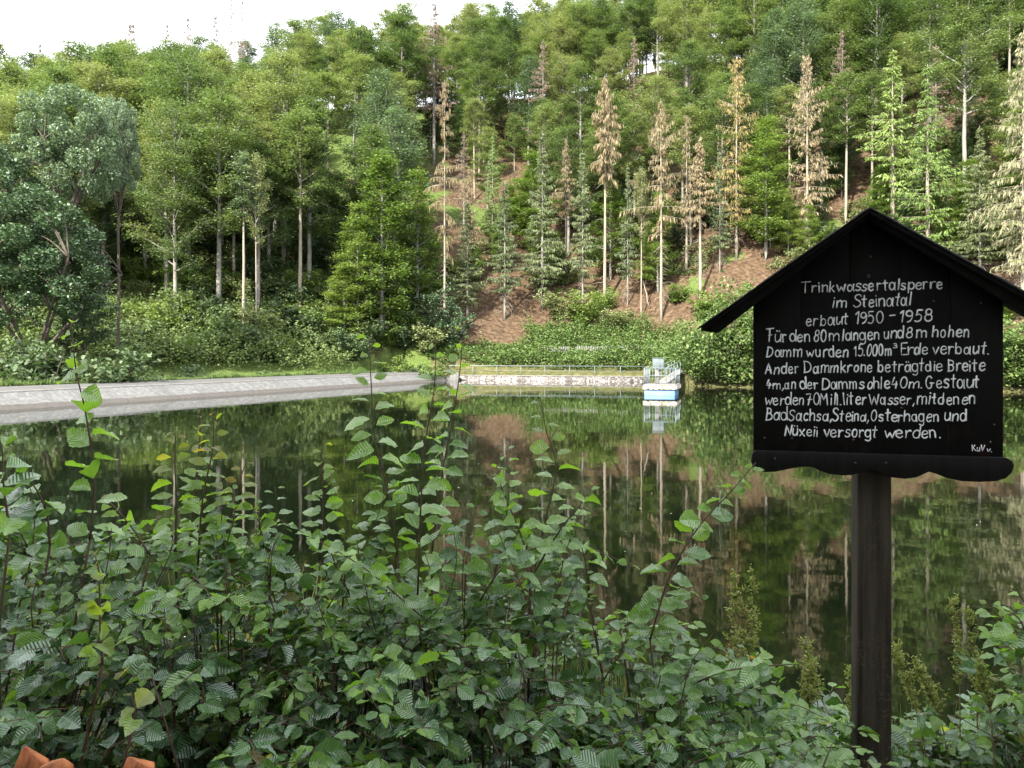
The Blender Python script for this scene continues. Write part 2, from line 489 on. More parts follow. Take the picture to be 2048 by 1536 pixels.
# stone wall
WA, WB = np.array([-5.6, 82.9]), np.array([13.4, 77.4])
WU = (WB - WA) / np.linalg.norm(WB - WA); WL = float(np.linalg.norm(WB - WA))
t = NT('rubble_stone')
tc = t.n('ShaderNodeTexCoord'); v = tc.outputs['Object']
dv = t.n('ShaderNodeVectorMath', operation='ADD'); t.l(v, dv.inputs[0])
nz = t.n('ShaderNodeTexNoise'); nz.inputs['Scale'].default_value = 2.5; t.l(v, nz.inputs['Vector'])
sc_ = t.n('ShaderNodeVectorMath', operation='SCALE'); sc_.inputs['Scale'].default_value = .25; t.l(nz.outputs['Color'], sc_.inputs[0]); t.l(sc_.outputs[0], dv.inputs[1])
vo = t.n('ShaderNodeTexVoronoi', feature='DISTANCE_TO_EDGE'); vo.inputs['Scale'].default_value = 4.2; t.l(dv.outputs[0], vo.inputs['Vector'])
vc = t.n('ShaderNodeTexVoronoi'); vc.inputs['Scale'].default_value = 4.2; t.l(dv.outputs[0], vc.inputs['Vector'])
cs = t.n('ShaderNodeSeparateColor'); t.l(vc.outputs['Color'], cs.inputs[0])
stone = t.ramp(cs.outputs[0], [(0, (0.09, 0.082, 0.074)), (.4, (0.18, 0.172, 0.162)), (1, (0.32, 0.31, 0.30))])
edge = t.ramp(vo.outputs['Distance'], [(0.02, (1, 1, 1)), (0.055, (0, 0, 0))])
c = t.mix(edge, stone, (0.05, 0.042, 0.034))
hs = t.ramp(vo.outputs['Distance'], [(0.0, (0, 0, 0)), (0.12, (1, 1, 1))])
M['stone'] = t.finish(t.principled(c, 0.9, 0.2, t.bump(hs, 0.8, 0.05)))
wall = thing('stone_wall', (WA[0], WA[1], 0), 'low pale rubble stone wall along the far shore under the railing', 'wall', rz=math.atan2(WU[1], WU[0]))
mb = MB(); mb.box(0, WL, 0, .45, -1.0, .46)
mb.build('masonry', M['stone'], wall)
mb = MB(); mb.box(0, WL, -.05, .5, .463, .54)
mb.build('coping', M['concrete'], wall, bevel=.015)
# railing on the wall
rl = thing('railing', (WA[0], WA[1], .54), 'long pale blue-grey tube railing standing on the stone wall', 'railing', rz=math.atan2(WU[1], WU[0]))
npst = 9
for i in range(npst):
    x = -1.0 + (WL + 0.6) * i / (npst - 1)
    mb = MB(); mb.tube([(x, .25, -.1), (x, .25, .95)], .028, 6); mb.build('post', M['steel'], rl)
mb = MB(); mb.tube([(-7.0, .6, 1.0), (-1.0, .25, .96), (WL - .3, .25, .95)], .034, 6); mb.build('top_rail', M['steel'], rl)
mb = MB(); mb.tube([(-1.0, .25, .48), (WL - .3, .25, .48)], .014, 6); mb.build('middle_rail', M['steel'], rl)

# picket fence on the bank
t0, t1 = P(1085, 700, 86.5), P(1392, 690, 84.5)
fa, fb = np.array([t0[0], t0[1]]), np.array([t1[0], t1[1]])
fu = (fb - fa) / np.linalg.norm(fb - fa); fl = float(np.linalg.norm(fb - fa))
fence = thing('picket_fence', (fa[0], fa[1], 2.45), 'weathered whitish picket fence half hidden by brambles on the far bank', 'fence', rz=math.atan2(fu[1], fu[0]))
M['picket'] = plain_mat('weathered_picket', (0.10, 0.098, 0.094), (0.19, 0.187, 0.182), 5, 0.85, 0.2, (3, 3, .6))
def fence_h(x): return 0.3 * x / fl
npk = int(fl / .19)
for i in range(npk):
    x = i * .19; z = fence_h(x) + RNG.uniform(-.03, .03); w = .055
    if i in (17, 18, 40, 41, 42, 55): continue
    mb = MB(); mb.prism([(x - w, z + .05), (x + w, z + .05), (x + w, z + .98), (x, z + 1.06), (x - w, z + .98)], -.015, .015)
    mb.build('picket', M['picket'], fence)
for zz in (.3, .8):
    mb = MB(); mb.tube([(0, .045, zz), (fl, .045, zz + fence_h(fl))], .03, 4); mb.build('rail', M['picket'], fence)
for i in range(8):
    x = fl * i / 7
    mb = MB(); mb.box(x - .05, x + .05, .078, .17, -.6, 1.0 + fence_h(x)); mb.build('post', M['picket'], fence)

# stump post near the fence
sp = P(1349, 722, 72.5)
st_ = thing('marker_post', (sp[0] + 1.0, 76.0, ground1(sp[0] + 1.0, 76.0)), 'short pale square stone post standing in the brambles beside the fence', 'post')
mb = MB(); mb.box(-.2, .2, -.2, .2, -.4, 1.5); mb.build('shaft', M['concrete'], st_, bevel=.04)
mb = MB(); mb.prism([(-.24, 1.503), (.24, 1.503), (.2, 1.62), (-.2, 1.62)], -.22, .22); mb.build('cap', M['concrete'], st_, bevel=.02)

# intake platform
M['blue'] = plain_mat('blue_paint', (0.065, 0.155, 0.29), (0.11, 0.22, 0.36), 3, 0.5, 0.4, (1, 1, 3))
t = NT('exposed_aggregate')
tc = t.n('ShaderNodeTexCoord')
vo = t.n('ShaderNodeTexVoronoi'); vo.inputs['Scale'].default_value = 9; t.l(tc.outputs['Object'], vo.inputs['Vector'])
cs = t.n('ShaderNodeSeparateColor'); t.l(vo.outputs['Color'], cs.inputs[0])
c = t.ramp(cs.outputs[0], [(0.1, (0.10, 0.08, 0.05)), (.45, (0.34, 0.28, 0.18)), (.8, (0.70, 0.66, 0.58))])
M['aggregate'] = t.finish(t.principled(c, 0.9, 0.2, t.bump(vo.outputs['Distance'], .5, .03)))
PX0, PX1, PYF = 8.80, 10.74, 51.0
PRZ = math.radians(17)
def on_plat(x, y):
    cx, cy = (PX0 + PX1) / 2, PYF + 1.2
    dx, dy = x - cx, y - cy
    return cx + dx * math.cos(PRZ) + dy * math.sin(PRZ), cy - dx * math.sin(PRZ) + dy * math.cos(PRZ)
plat = thing('intake_platform', ((PX0 + PX1) / 2, PYF + 1.2, 0), 'small railed concrete platform on a pale blue box standing in the water', 'platform', rz=-PRZ)
hw = (PX1 - PX0) / 2
mb = MB(); mb.box(-hw, hw - .02, -1.2, 1.4, -2.0, .36); mb.build('blue_base', M['blue'], plat, bevel=.02)
mb = MB(); mb.box(-hw - .08, hw + .13, -1.32, 1.5, .362, .60); mb.build('deck_slab', M['aggregate'], plat, bevel=.03)
mb = MB(); mb.box(-hw - .05, hw + .1, -1.29, 1.47, .603, .68); mb.build('deck_top', M['concrete'], plat, bevel=.02)
Z0, Z1 = .68, 1.72
def railing(parent, a, b, n, z0=Z0, z1=Z1, mid=None, lower=None):
    a = np.array(a); b = np.array(b)
    m1 = MB()
    for i in range(n + 1):
        p = a + (b - a) * i / n
        if i in (0, n):
            m2 = MB(); m2.tube([(p[0], p[1], z0), (p[0], p[1], z1)], .032, 6); m2.build('post', M['steel'], parent)
        else:
            m1.tube([(p[0], p[1], z0 + .02), (p[0], p[1], z1)], .011, 5)
    m1.build('balusters', M['steel'], parent)
    m3 = MB(); m3.tube([(a[0], a[1], z1), (b[0], b[1], z1)], .027, 6); m3.build('top_rail', M['steel'], parent)
    m4 = MB(); m4.tube([(a[0], a[1], (z0 + z1) / 2 + .05), (b[0], b[1], (z0 + z1) / 2 + .05)], .022, 6); m4.build('middle_rail', M['steel'], parent)
railing(plat, (-hw, -1.22), (hw + .04, -1.22), 11)
railing(plat, (hw + .04, -1.16), (hw + .04, 1.38), 8)
railing(plat, (-hw, -1.16), (-hw, 1.38), 8)
# ramp up to the bank, with its own handrails
gang = thing('access_ramp', (*on_plat(PX1 - 1.25, PYF + 2.85), .60), 'white concrete access ramp rising from the platform toward the bank', 'ramp', rz=math.radians(74))
mb = MB(); mb.prism([(0, -.12), (0, .06), (17.0, .62), (17.0, .36)], -.4, .4); mb.build('walkway', M['concrete'], gang, bevel=.02)
mb = MB(); mb.box(4.2, 4.6, -.5, .5, -3, .10); mb.build('pier', M['concrete_dark'], gang)
for s in (-.36, .36):
    for k in range(6):
        x = .2 + k * 3.3
        mb = MB(); mb.tube([(x, s, .07 + x * .032), (x, s, 1.05 + x * .032)], .022, 6); mb.build('post', M['steel'], gang)
    mb = MB(); mb.tube([(.2, s, 1.08), (16.7, s, 1.05 + 16.7 * .032)], .03, 6); mb.build('handrail', M['steel'], gang)
# control cabinet on its concrete post
M['cabinet'] = plain_mat('cabinet_grey', (0.07, 0.092, 0.098), (0.11, 0.14, 0.145), 4, 0.55, 0.4)
cab = thing('control_cabinet', (*on_plat(PX0 + .75, PYF + .75), .68), 'grey steel control cabinet on a concrete post standing on the platform', 'cabinet', rz=-PRZ)
mb = MB(); mb.box(-.14, .12, -.12, .12, 0, 1.0); mb.build('pedestal', M['concrete_dark'], cab, bevel=.02)
mb = MB(); mb.box(-.30, .42, -.2, .2, 1.003, 1.66); mb.build('housing', M['cabinet'], cab, bevel=.015)
mb = MB(); mb.box(-.27, .16, -.218, -.203, 1.03, 1.63); mb.build('door', M['cabinet'], cab, bevel=.006)
mb = MB(); mb.box(.175, .20, -.225, -.203, 1.03, 1.63); mb.build('hinge_strip', M['steel'], cab)
mb = MB(); mb.prism([(-.34, 1.663), (.46, 1.663), (.44, 1.70), (-.32, 1.70)], -.25, .24); mb.build('lid', M['cabinet'], cab, bevel=.006)
mb = MB(); mb.tube([(.06, -.16, .92), (.32, -.16, .92)], .09, 10); mb.build('motor', plain_mat('black_rubber', (.01, .01, .01), (.02, .02, .02)), cab)

# ----------------------------------------------------------------- tree generators
def rand_dirs(rng, n, up=1.2):
    """leaf normals that favour the sky"""
    v = rng.normal(0, 1, (n, 3)); v[:, 2] = np.abs(v[:, 2]) + up
    return v / np.linalg.norm(v, axis=1)[:, None]

def leaf_quads(rng, c, nrm, size, aspect=.6, axis=None):
    """diamond leaves/clumps at c facing nrm"""
    n = len(c)
    if axis is None: axis = rng.normal(0, 1, (n, 3))
    a = axis - (axis * nrm).sum(1)[:, None] * nrm
    a /= np.linalg.norm(a, axis=1)[:, None] + 1e-9
    b = np.cross(nrm, a)
    s = np.asarray(size)[:, None]
    v = np.stack([c - a * s * .5, c + b * s * .5 * aspect + a * s * .05, c + a * s * .5 - nrm * s * .08, c - b * s * .5 * aspect + a * s * .05], 1)
    return v.reshape(-1, 3), np.arange(n)[:, None] * 4 + np.arange(4)[None, :]

def curve(p0, d, L, bend, n=5, jit=0.0, rng=None):
    """points from p0 along d, bent toward +z by bend"""
    pts = [np.array(p0, float)]
    d = np.array(d, float)
    for i in range(n):
        d = d + np.array([0, 0, bend / n])
        if jit: d = d + rng.normal(0, jit, 3)
        d /= np.linalg.norm(d)
        pts.append(pts[-1] + d * L / n)
    return np.array(pts)

def interp_path(pts, u):
    k = np.clip(u, 0, .9999) * (len(pts) - 1)
    i = k.astype(int); f = (k - i)[:, None]
    return pts[i] * (1 - f) + pts[i + 1] * f

def broadleaf(seed, H, cb, R, nleaf, size, name, mat, bark, nlimb=30, flat=.28, fork=False, lean=0.0, top=1.0, rtr=.012):
    """tree with a tapered trunk, limbs that climb into the crown, and leaves in layered sprays; returns a thing at the origin"""
    rng = np.random.default_rng(seed)
    tr = MB()
    z = np.linspace(-.6, H * .97, 12)
    wob = np.cumsum(rng.normal(0, .012 * H / 12, (12, 2)), axis=0)
    tp = np.column_stack([wob[:, 0] + lean * z, wob[:, 1], z])
    tr.tube(tp, H * rtr * np.clip(1.05 - (z / H) ** 1.3, .06, 2), 7)
    cs, wts = [], []
    for i in range(nlimb):
        u = (i + rng.uniform(0, .8)) / nlimb
        h = cb * H + (H * .95 - cb * H) * u
        prof = math.sin(PI * (0.16 + 0.78 * u ** .8)) ** .75 * top + (1 - top) * (1 - u)
        Lb = R * prof * rng.uniform(.65, 1.18)
        az = i * 2.39996 + rng.uniform(-.4, .4)
        el = math.radians(16 + 52 * u + rng.uniform(-10, 14))
        k = np.clip((h + .6) / (H * .97 + .6) * 11, 0, 10.99); ki = int(k)
        p0 = tp[ki] * (1 - (k - ki)) + tp[ki + 1] * (k - ki)
        pts = curve(p0, (math.cos(az) * math.cos(el), math.sin(az) * math.cos(el), math.sin(el)), Lb, .25 - .35 * u, 5, .07, rng)
        tr.tube(pts, np.linspace(H * .0042, .012, 6) * (1.2 - .6 * u), 4)
        m = int(3 + Lb * 1.2)
        for j in range(m):
            uu = rng.uniform(.25, 1.0)
            q = interp_path(pts, np.array([uu]))[0]
            a2 = az + rng.uniform(-1.3, 1.3)
            l2 = Lb * rng.uniform(.18, .42) * (1.25 - .5 * uu)
            e2 = math.radians(rng.uniform(-12, 25))
            p2 = curve(q, (math.cos(a2) * math.cos(e2), math.sin(a2) * math.cos(e2), math.sin(e2)), l2, -.15, 3, .08, rng)
            if j % 2 == 0: tr.tube(p2, np.linspace(.022, .008, 4), 3)
            kk = 4
            cs.append(interp_path(p2, rng.uniform(.1, 1, kk))); wts.append(np.full(kk, l2 + .5))
    cs = np.concatenate(cs); wts = np.concatenate(wts); wts = wts / wts.sum()
    idx = rng.choice(len(cs), nleaf, p=wts)
    spread = .24 + R * .06
    off = rng.normal(0, 1, (nleaf, 3)) * np.array([spread, spread, spread * flat * 1.3])
    c = cs[idx] + off
    nr = rand_dirs(rng, nleaf, 2.0)
    cr = MB(); cr.quads(*leaf_quads(rng, c, nr, size * rng.uniform(.6, 1.35, nleaf)))
    root = thing(name, (0, 0, 0), None, None)
    tr.build('trunk', bark, root); cr.build('crown', mat, root)
    root['H'] = H; root['R'] = R
    return root

def domed(seed, H, fork, R, nclump, per, size, name, mat, bark):
    """spreading tree: trunk that forks into thick limbs, each ending in rounded clumps of leaves"""
    rng = np.random.default_rng(seed)
    tr = MB()
    zf = H * fork
    tp = np.column_stack([np.linspace(0, .25, 8) + rng.normal(0, .05, 8), rng.normal(0, .05, 8), np.linspace(-.6, zf, 8)])
    tr.tube(tp, np.linspace(H * .017, H * .012, 8), 8)
    cz, rz_ = (zf + H) / 2 + .6, (H - zf) / 2
    cl = []
    for i in range(nclump):
        u = (i + .5) / nclump
        ph = i * 2.39996
        zz = 1 - 1.75 * u
        rr = math.sqrt(max(0, 1 - zz * zz)) * rng.uniform(.72, 1.08)
        cl.append(np.array([rr * math.cos(ph) * R, rr * math.sin(ph) * R, cz + zz * rz_ * rng.uniform(.8, 1.0)]))
    for i in range(nclump // 3): cl.append(np.array([rng.uniform(-.5, .5) * R, rng.uniform(-.5, .5) * R, cz + rng.uniform(-.3, .5) * rz_]))
    nl = 6
    limbs = []
    for i in range(nl):
        az = i * 2 * PI / nl + rng.uniform(-.3, .3)
        d = np.array([math.cos(az) * .55, math.sin(az) * .55, 1.0])
        pts = curve(tp[-1] - np.array([0, 0, .3]), d, (H - zf) * .72, -.12, 6, .06, rng)
        tr.tube(pts, np.linspace(H * .0085, H * .003, 7), 6); limbs.append(pts)
    allp = np.concatenate([l[2:] for l in limbs])
    C = []
    for c in cl:
        j = np.argmin(((allp - c) ** 2).sum(1) + np.maximum(0, allp[:, 2] - c[2]) * 8)
        m = (allp[j] + c) / 2 + np.array([0, 0, .25])
        tr.tube(smooth_pts([allp[j], m, c], 4), np.linspace(.075, .02, 9), 5)
        r = R * rng.uniform(.20, .30)
        v = rng.normal(0, 1, (per, 3)); v /= np.linalg.norm(v, axis=1)[:, None]
        v *= rng.uniform(.35, 1.05, per)[:, None] ** .6 * r
        v[:, 2] *= .72
        C.append(c + v)
    C = np.concatenate(C); n = len(C)
    cr = MB(); cr.quads(*leaf_quads(rng, C, rand_dirs(rng, n, .9), size * rng.uniform(.6, 1.35, n)))
    root = thing(name, (0, 0, 0), None, None)
    tr.build('trunk', bark, root); cr.build('crown', mat, root)
    root['H'] = H; root['R'] = R
    return root

def smooth_pts(p, k=6):
    p = np.array(p, float); n = len(p)
    q = np.vstack([2 * p[0] - p[1], p, 2 * p[-1] - p[-2]])
    out = []
    for i in range(n - 1):
        for u in np.arange(k) / k:
            a, b_, c_, d_ = q[i], q[i + 1], q[i + 2], q[i + 3]
            out.append(.5 * (2 * b_ + (c_ - a) * u + (2 * a - 5 * b_ + 4 * c_ - d_) * u * u + (3 * b_ - a - 3 * c_ + d_) * u ** 3))
    return np.array(out + [p[-1]])

def conifer(seed, H, cb, R, nper, name, mat, bark, hang=.5, sparse=0.0, bare=0.0, taper=1.0, size=.42, irregular=.3, up=0.0, step=.42, rtr=.0085):
    """spruce: whorls of drooping branches hung with needle sprays; sparse drops branches, bare leaves naked twigs on the lower trunk"""
    rng = np.random.default_rng(seed)
    tr = MB()
    z = np.linspace(-.6, H, 10)
    wob = np.cumsum(rng.normal(0, .006 * H / 10, (10, 2)), axis=0)
    tp = np.column_stack([wob[:, 0], wob[:, 1], z])
    tr.tube(tp, np.maximum(H * rtr * (1.03 - z / H), .012), 7)
    C, A, N, S = [], [], [], []
    h = cb * H
    zone = rng.uniform(0, 10)
    while h < H * .985:
        u = (h - cb * H) / (H - cb * H)
        k = np.clip((h + .6) / (H + .6) * 9, 0, 8.99); ki = int(k)
        p0 = tp[ki] * (1 - (k - ki)) + tp[ki + 1] * (k - ki)
        wobble = 1 + irregular * (.45 * math.sin(h * .9 + zone) + rng.normal(0, .28))
        for b in range(rng.integers(3, 6)):
            if rng.uniform() < sparse * (1.2 - .7 * u): 
                continue
            Lb = max(.25, R * (1 - u) ** taper * wobble * rng.uniform(1 - irregular, 1 + irregular * .6))
            if u < .15: Lb *= .55 + 3 * u
            az = rng.uniform(0, 2 * PI)
            el = math.radians(-12 + 40 * u ** 1.5 + 45 * up * u + rng.uniform(-10, 10))
            pts = curve(p0, (math.cos(az) * math.cos(el), math.sin(az) * math.cos(el), math.sin(el)), Lb, .35 * (1 - hang) + .12, 4, .05, rng)
            tr.tube(pts, np.linspace(.03, .008, 5) * (1.2 - .7 * u), 3)
            n = int(nper * (.5 + Lb / R * 1.5))
            uu = rng.uniform(.12, 1.0, n)
            q = interp_path(pts, uu)
            side = np.array([-math.sin(az), math.cos(az), 0])
            lat = rng.normal(0, 1, n) * Lb * .13 * (1.15 - uu)
            q = q + side[None, :] * lat[:, None]
            ax = np.column_stack([math.cos(az) * rng.uniform(.1, .9, n), math.sin(az) * rng.uniform(.1, .9, n), -hang * rng.uniform(.3, 2.2, n)]) + side[None, :] * np.sign(lat)[:, None] * rng.uniform(.1, .8, n)[:, None]
            ax /= np.linalg.norm(ax, axis=1)[:, None]
            sz = size * rng.uniform(.55, 1.35, n) * (.75 + .4 * (1 - u))
            C.append(q + ax * (sz * .45)[:, None]); A.append(ax); S.append(sz)
            nn = rng.normal(0, 1, (n, 3)); nn[:, 2] += .6
            N.append(nn / np.linalg.norm(nn, axis=1)[:, None])
        h += step * rng.uniform(.6, 1.4) * (1.15 - .5 * u)
    nb = int(bare * 40)
    for i in range(nb):
        hz = rng.uniform(.06, max(cb, .12)) * H
        az = rng.uniform(0, 2 * PI); el = math.radians(rng.uniform(-35, 15))
        k = np.clip((hz + .6) / (H + .6) * 9, 0, 8.99); ki = int(k)
        p0 = tp[ki] * (1 - (k - ki)) + tp[ki + 1] * (k - ki)
        pts = curve(p0, (math.cos(az) * math.cos(el), math.sin(az) * math.cos(el), math.sin(el)), R * rng.uniform(.2, .75), -.5, 4, .12, rng)
        tr.tube(pts, np.linspace(.022, .007, 5), 3)
    C = np.concatenate(C); A = np.concatenate(A); N = np.concatenate(N); S = np.concatenate(S)
    N = N - (N * A).sum(1)[:, None] * A; N /= np.linalg.norm(N, axis=1)[:, None] + 1e-9
    cr = MB(); cr.quads(*leaf_quads(rng, C, N, S, .17 if 'dead' in name else .20, A))
    root = thing(name, (0, 0, 0), None, None)
    tr.build('trunk', bark, root); cr.build('crown', mat, root)
    root['H'] = H; root['R'] = R
    return root

def shrub(seed, H, R, nleaf, size, name, mat, nst=9, upright=.5):
    rng = np.random.default_rng(seed)
    tr = MB(); cs = []
    for i in range(nst):
        az = i * 2.4 + rng.uniform(-.4, .4); el = math.radians(rng.uniform(35, 85))
        pts = curve((rng.normal(0, .12 * R), rng.normal(0, .12 * R), -.3), (math.cos(az) * math.cos(el), math.sin(az) * math.cos(el), math.sin(el)), H * rng.uniform(.7, 1.05), .2, 5, .09, rng)
        tr.tube(pts, np.linspace(.035, .008, 6), 4)
        for j in range(9):
            q = interp_path(pts, np.array([rng.uniform(.12, 1.0)]))[0]
            a2 = rng.uniform(0, 2 * PI); l2 = R * rng.uniform(.25, .75) * min(1, .4 + q[2] / H)
            p2 = curve(q, (math.cos(a2), math.sin(a2), rng.uniform(-.2, .5)), l2, -.2, 3, .1, rng)
            tr.tube(p2, np.linspace(.012, .005, 4), 3)
            cs.append(interp_path(p2, rng.uniform(0, 1, 4)))
    cs = np.concatenate(cs)
    c = cs[rng.integers(0, len(cs), nleaf)] + rng.normal(0, 1, (nleaf, 3)) * np.array([.2, .2, .13]) * (R / 1.6)
    c[:, 2] = np.maximum(c[:, 2], .05)
    cr = MB(); cr.quads(*leaf_quads(rng, c, rand_dirs(rng, nleaf, .9), size * rng.uniform(.6, 1.35, nleaf)))
    root = thing(name, (0, 0, 0), None, None)
    tr.build('stems', M['bark_dark'], root); cr.build('foliage', mat, root)
    root['H'] = H; root['R'] = R
    return root

# ----------------------------------------------------------------- one of each kind
PRO = {}
for i in range(5):
    PRO['beech%d' % i] = broadleaf(100 + i, 22, [.36, .28, .42, .25, .32][i], [5.6, 5.0, 5.2, 6.0, 4.6][i], 21000, .25, 'beech_tree', M['beech'], M['bark_beech'], nlimb=[30, 34, 26, 34, 30][i])
for i in range(2):
    PRO['grey%d' % i] = broadleaf(120 + i, 22, .28, 5.0, 14000, .30, 'ash_tree', M['beech_grey'], M['bark_beech'], nlimb=32, flat=.5)
PRO['bigash'] = domed(131, 24, .60, 5.0, 34, 620, .27, 'ash_tree', M['beech_grey'], M['bark_dark'])
PRO['alder'] = domed(132, 18, .30, 4.4, 44, 560, .25, 'alder_tree', M['holly'], M['bark_dark'])
PRO['darktree'] = broadleaf(133, 18, .15, 4.2, 16000, .28, 'hornbeam_tree', M['beech_dark'], M['bark_dark'], nlimb=40)
PRO['young0'] = broadleaf(140, 16, .08, 3.8, 17000, .26, 'hornbeam_tree', M['young'], M['bark_beech'], nlimb=42, top=.55)
PRO['young1'] = broadleaf(141, 16, .12, 3.6, 15000, .26, 'hornbeam_tree', M['young'], M['bark_beech'], nlimb=38, top=.7)
PRO['aspen'] = broadleaf(142, 18, .62, 1.5, 3200, .26, 'aspen_tree', M['beech_grey'], M['bark_pale'], nlimb=20, rtr=.009)
PRO['pole'] = broadleaf(143, 22, .52, 3.6, 8000, .28, 'slim_tree', M['beech'], M['bark_pale'], nlimb=22, rtr=.0095)
PRO['spruce0'] = conifer(150, 22, .08, 3.4, 26, 'spruce_tree', M['spruce'], M['bark_pale'], hang=.8, step=.40)
PRO['spruce1'] = conifer(151, 22, .22, 3.0, 26, 'spruce_tree', M['spruce'], M['bark_pale'], hang=1.1, step=.44, irregular=.45)
PRO['dull0'] = conifer(152, 20, .12, 3.0, 36, 'spruce_tree', M['spruce_dull'], M['bark_beech'], hang=.6, bare=.5)
PRO['dull1'] = conifer(153, 18, .22, 2.9, 30, 'spruce_tree', M['spruce_dull'], M['bark_beech'], hang=.7, bare=.8, sparse=.2)
PRO['dead_plume'] = conifer(160, 22, .56, 2.2, 20, 'dead_spruce', M['dead'], M['bark_pale'], hang=2.2, taper=.6, bare=.8, irregular=.4, up=.9, sparse=.1, step=.30, size=.55)
PRO['dead_sparse'] = conifer(161, 22, .40, 2.4, 14, 'dead_spruce', M['dead'], M['bark_pale'], hang=1.9, taper=.5, bare=1.6, irregular=.7, up=.6, sparse=.45, step=.34, size=.52)
PRO['dead_full'] = conifer(162, 22, .18, 2.9, 15, 'dead_spruce', M['dead_mixed'], M['bark_pale'], hang=1.4, taper=.45, bare=.6, irregular=.5, sparse=.2, step=.34, size=.48, up=.4)
PRO['dead_tan'] = conifer(163, 22, .14, 2.9, 14, 'dead_spruce', M['dead'], M['bark_pale'], hang=1.5, taper=.5, bare=.6, irregular=.5, sparse=.2, up=.8, step=.34, size=.5)
PRO['dead_plume_b'] = conifer(169, 22, .48, 1.9, 22, 'dead_spruce', M['dead'], M['bark_pale'], hang=2.0, taper=.8, bare=1.2, irregular=.6, up=.6, sparse=.3, step=.32, size=.5)
PRO['dead_tan_b'] = conifer(166, 22, .20, 2.5, 20, 'dead_spruce', M['dead'], M['bark_pale'], hang=1.8, taper=.65, bare=.9, irregular=.75, sparse=.35, up=.9, step=.34, size=.52)
PRO['dead_thin'] = conifer(167, 22, .34, 2.0, 15, 'dead_spruce', M['dead'], M['bark_pale'], hang=2.2, taper=.5, bare=1.5, irregular=.8, up=.3, sparse=.62, step=.36, size=.5)
PRO['dead_grey'] = conifer(168, 22, .16, 3.4, 22, 'dead_spruce', M['dead_grey'], M['bark_pale'], hang=1.3, taper=.7, bare=.6, irregular=.45, sparse=.15, step=.36, size=.5)
PRO['dead_brown'] = conifer(164, 22, .30, 2.8, 20, 'dead_spruce', M['dead_brown'], M['bark_beech'], hang=1.0, taper=.7, bare=.6, irregular=.6, sparse=.3)
PRO['snag'] = conifer(165, 20, .40, 2.4, 14, 'dead_spruce', M['dead_brown'], M['bark_beech'], hang=.9, taper=.5, bare=.6, irregular=.6, sparse=.2, step=.34)
PRO['bush0'] = shrub(170, 3.2, 1.7, 2600, .24, 'shrub', M['beech'])
PRO['bush1'] = shrub(171, 3.0, 1.8, 2600, .24, 'shrub', M['beech_dark'])
PRO['bush2'] = shrub(172, 3.2, 1.6, 3000, .22, 'shrub', M['young'])
PRO['holly'] = shrub(173, 5.0, 1.8, 5200, .24, 'shrub', M['holly'], 12)
PRO['bankbush'] = shrub(174, 5.0, 2.2, 6500, .22, 'shrub', M['bramble'], 14)
USED = set()

def plant(kind, x, y, H, wr=None, label=None, cat=None, group=None, rz=None, z=None):
    pr = PRO[kind]
    s = H / pr['H']
    sxy = s if wr is None else wr / pr['R']
    z = ground1(x, y) if z is None else z
    rz = RNG.uniform(0, 2 * PI) if rz is None else rz
    if kind in USED:
        o = copy_tree(pr, (x, y, z), rz, (sxy, sxy, s))
    else:
        USED.add(kind); o = pr
        o.location = (x, y, z); o.rotation_euler = (0, 0, rz); o.scale = (sxy, sxy, s)
    if label: o['label'] = label
    if cat: o['category'] = cat
    if group: o['group'] = group
    elif 'group' in o: del o['group']
    return o

TREES = []
CLEAR = []
def hero(kind, px, base, top, wpx, label, cat, d=None, group=None):
    if d is None: x, y = on_ground(px, base)
    else: x, y = (px - CX) / FX * d, d
    z = ground1(x, y)
    H = EYE + (HY - top) / FX * y - z
    wr = None if wpx is None else wpx / FX * y / 2
    TREES.append((x, y, 2.0 if cat != 'shrub' else 1.0))
    if cat in ('dead spruce', 'spruce') and kind not in ('snag', 'dead_thin'): CLEAR.append((px, (wpx or 90) / 2, y))
    return plant(kind, x, y, H, wr, label, cat, group, z=z)

# dead spruces
hero('dead_plume', 1210, 612, 150, 82, 'dead spruce with a dense pale tan plume high on a long bare trunk', 'dead spruce')
hero('dead_sparse', 1323, 640, 196, 84, 'dead spruce with a white bare lower trunk, broken twigs and a few tan tufts', 'dead spruce')
hero('dead_full', 1473, 520, 112, 104, 'tall dead spruce with a tan top and yellowing needles down to the brown slope', 'dead spruce')
hero('dead_tan', 1614, 492, 112, 112, 'tall straw-coloured dead spruce standing just left of the sign roof peak', 'dead spruce')
hero('dead_brown', 1872, 330, 88, 70, 'pinkish brown dead spruce top rising behind the bright green spruces', 'dead spruce')
hero('dead_grey', 2046, 622, 60, 175, 'big pale dead spruce with greyish drooping boughs at the right edge', 'dead spruce')
hero('dead_plume_b', 1400, 600, 270, 74, 'smaller ragged tan dead spruce between the white-trunked one and the yellowing one', 'dead spruce')
hero('dead_thin', 889, 690, 160, 60, 'thin dead spruce with hanging tan curtains beside the pale green young trees', 'dead spruce')
hero('dead_brown', 868, 330, 2, 110, 'reddish brown dead spruce towering over the middle of the skyline', 'dead spruce')
hero('dead_tan_b', 938, 560, 332, 60, 'short pale tan dead spruce right of the hanging tan curtains', 'dead spruce')
hero('dead_plume_b', 1132, 560, 275, 44, 'small dead spruce with one pale tuft left of the tan plume', 'dead spruce')
hero('snag', 262, 250, 42, 70, 'broad brown dead spruce, the biggest bare one on the left skyline', 'dead spruce', d=132)
hero('snag', 136, 290, 86, 62, 'brown dead spruce on the skyline above the big grey-green tree', 'dead spruce', d=132)
hero('snag', 80, 300, 84, 40, 'thin dead spruce spike on the skyline near the left edge', 'dead spruce', d=132)
hero('snag', 335, 250, 44, 38, 'slim dead spruce on the skyline, left one of the close pair', 'dead spruce', d=132)
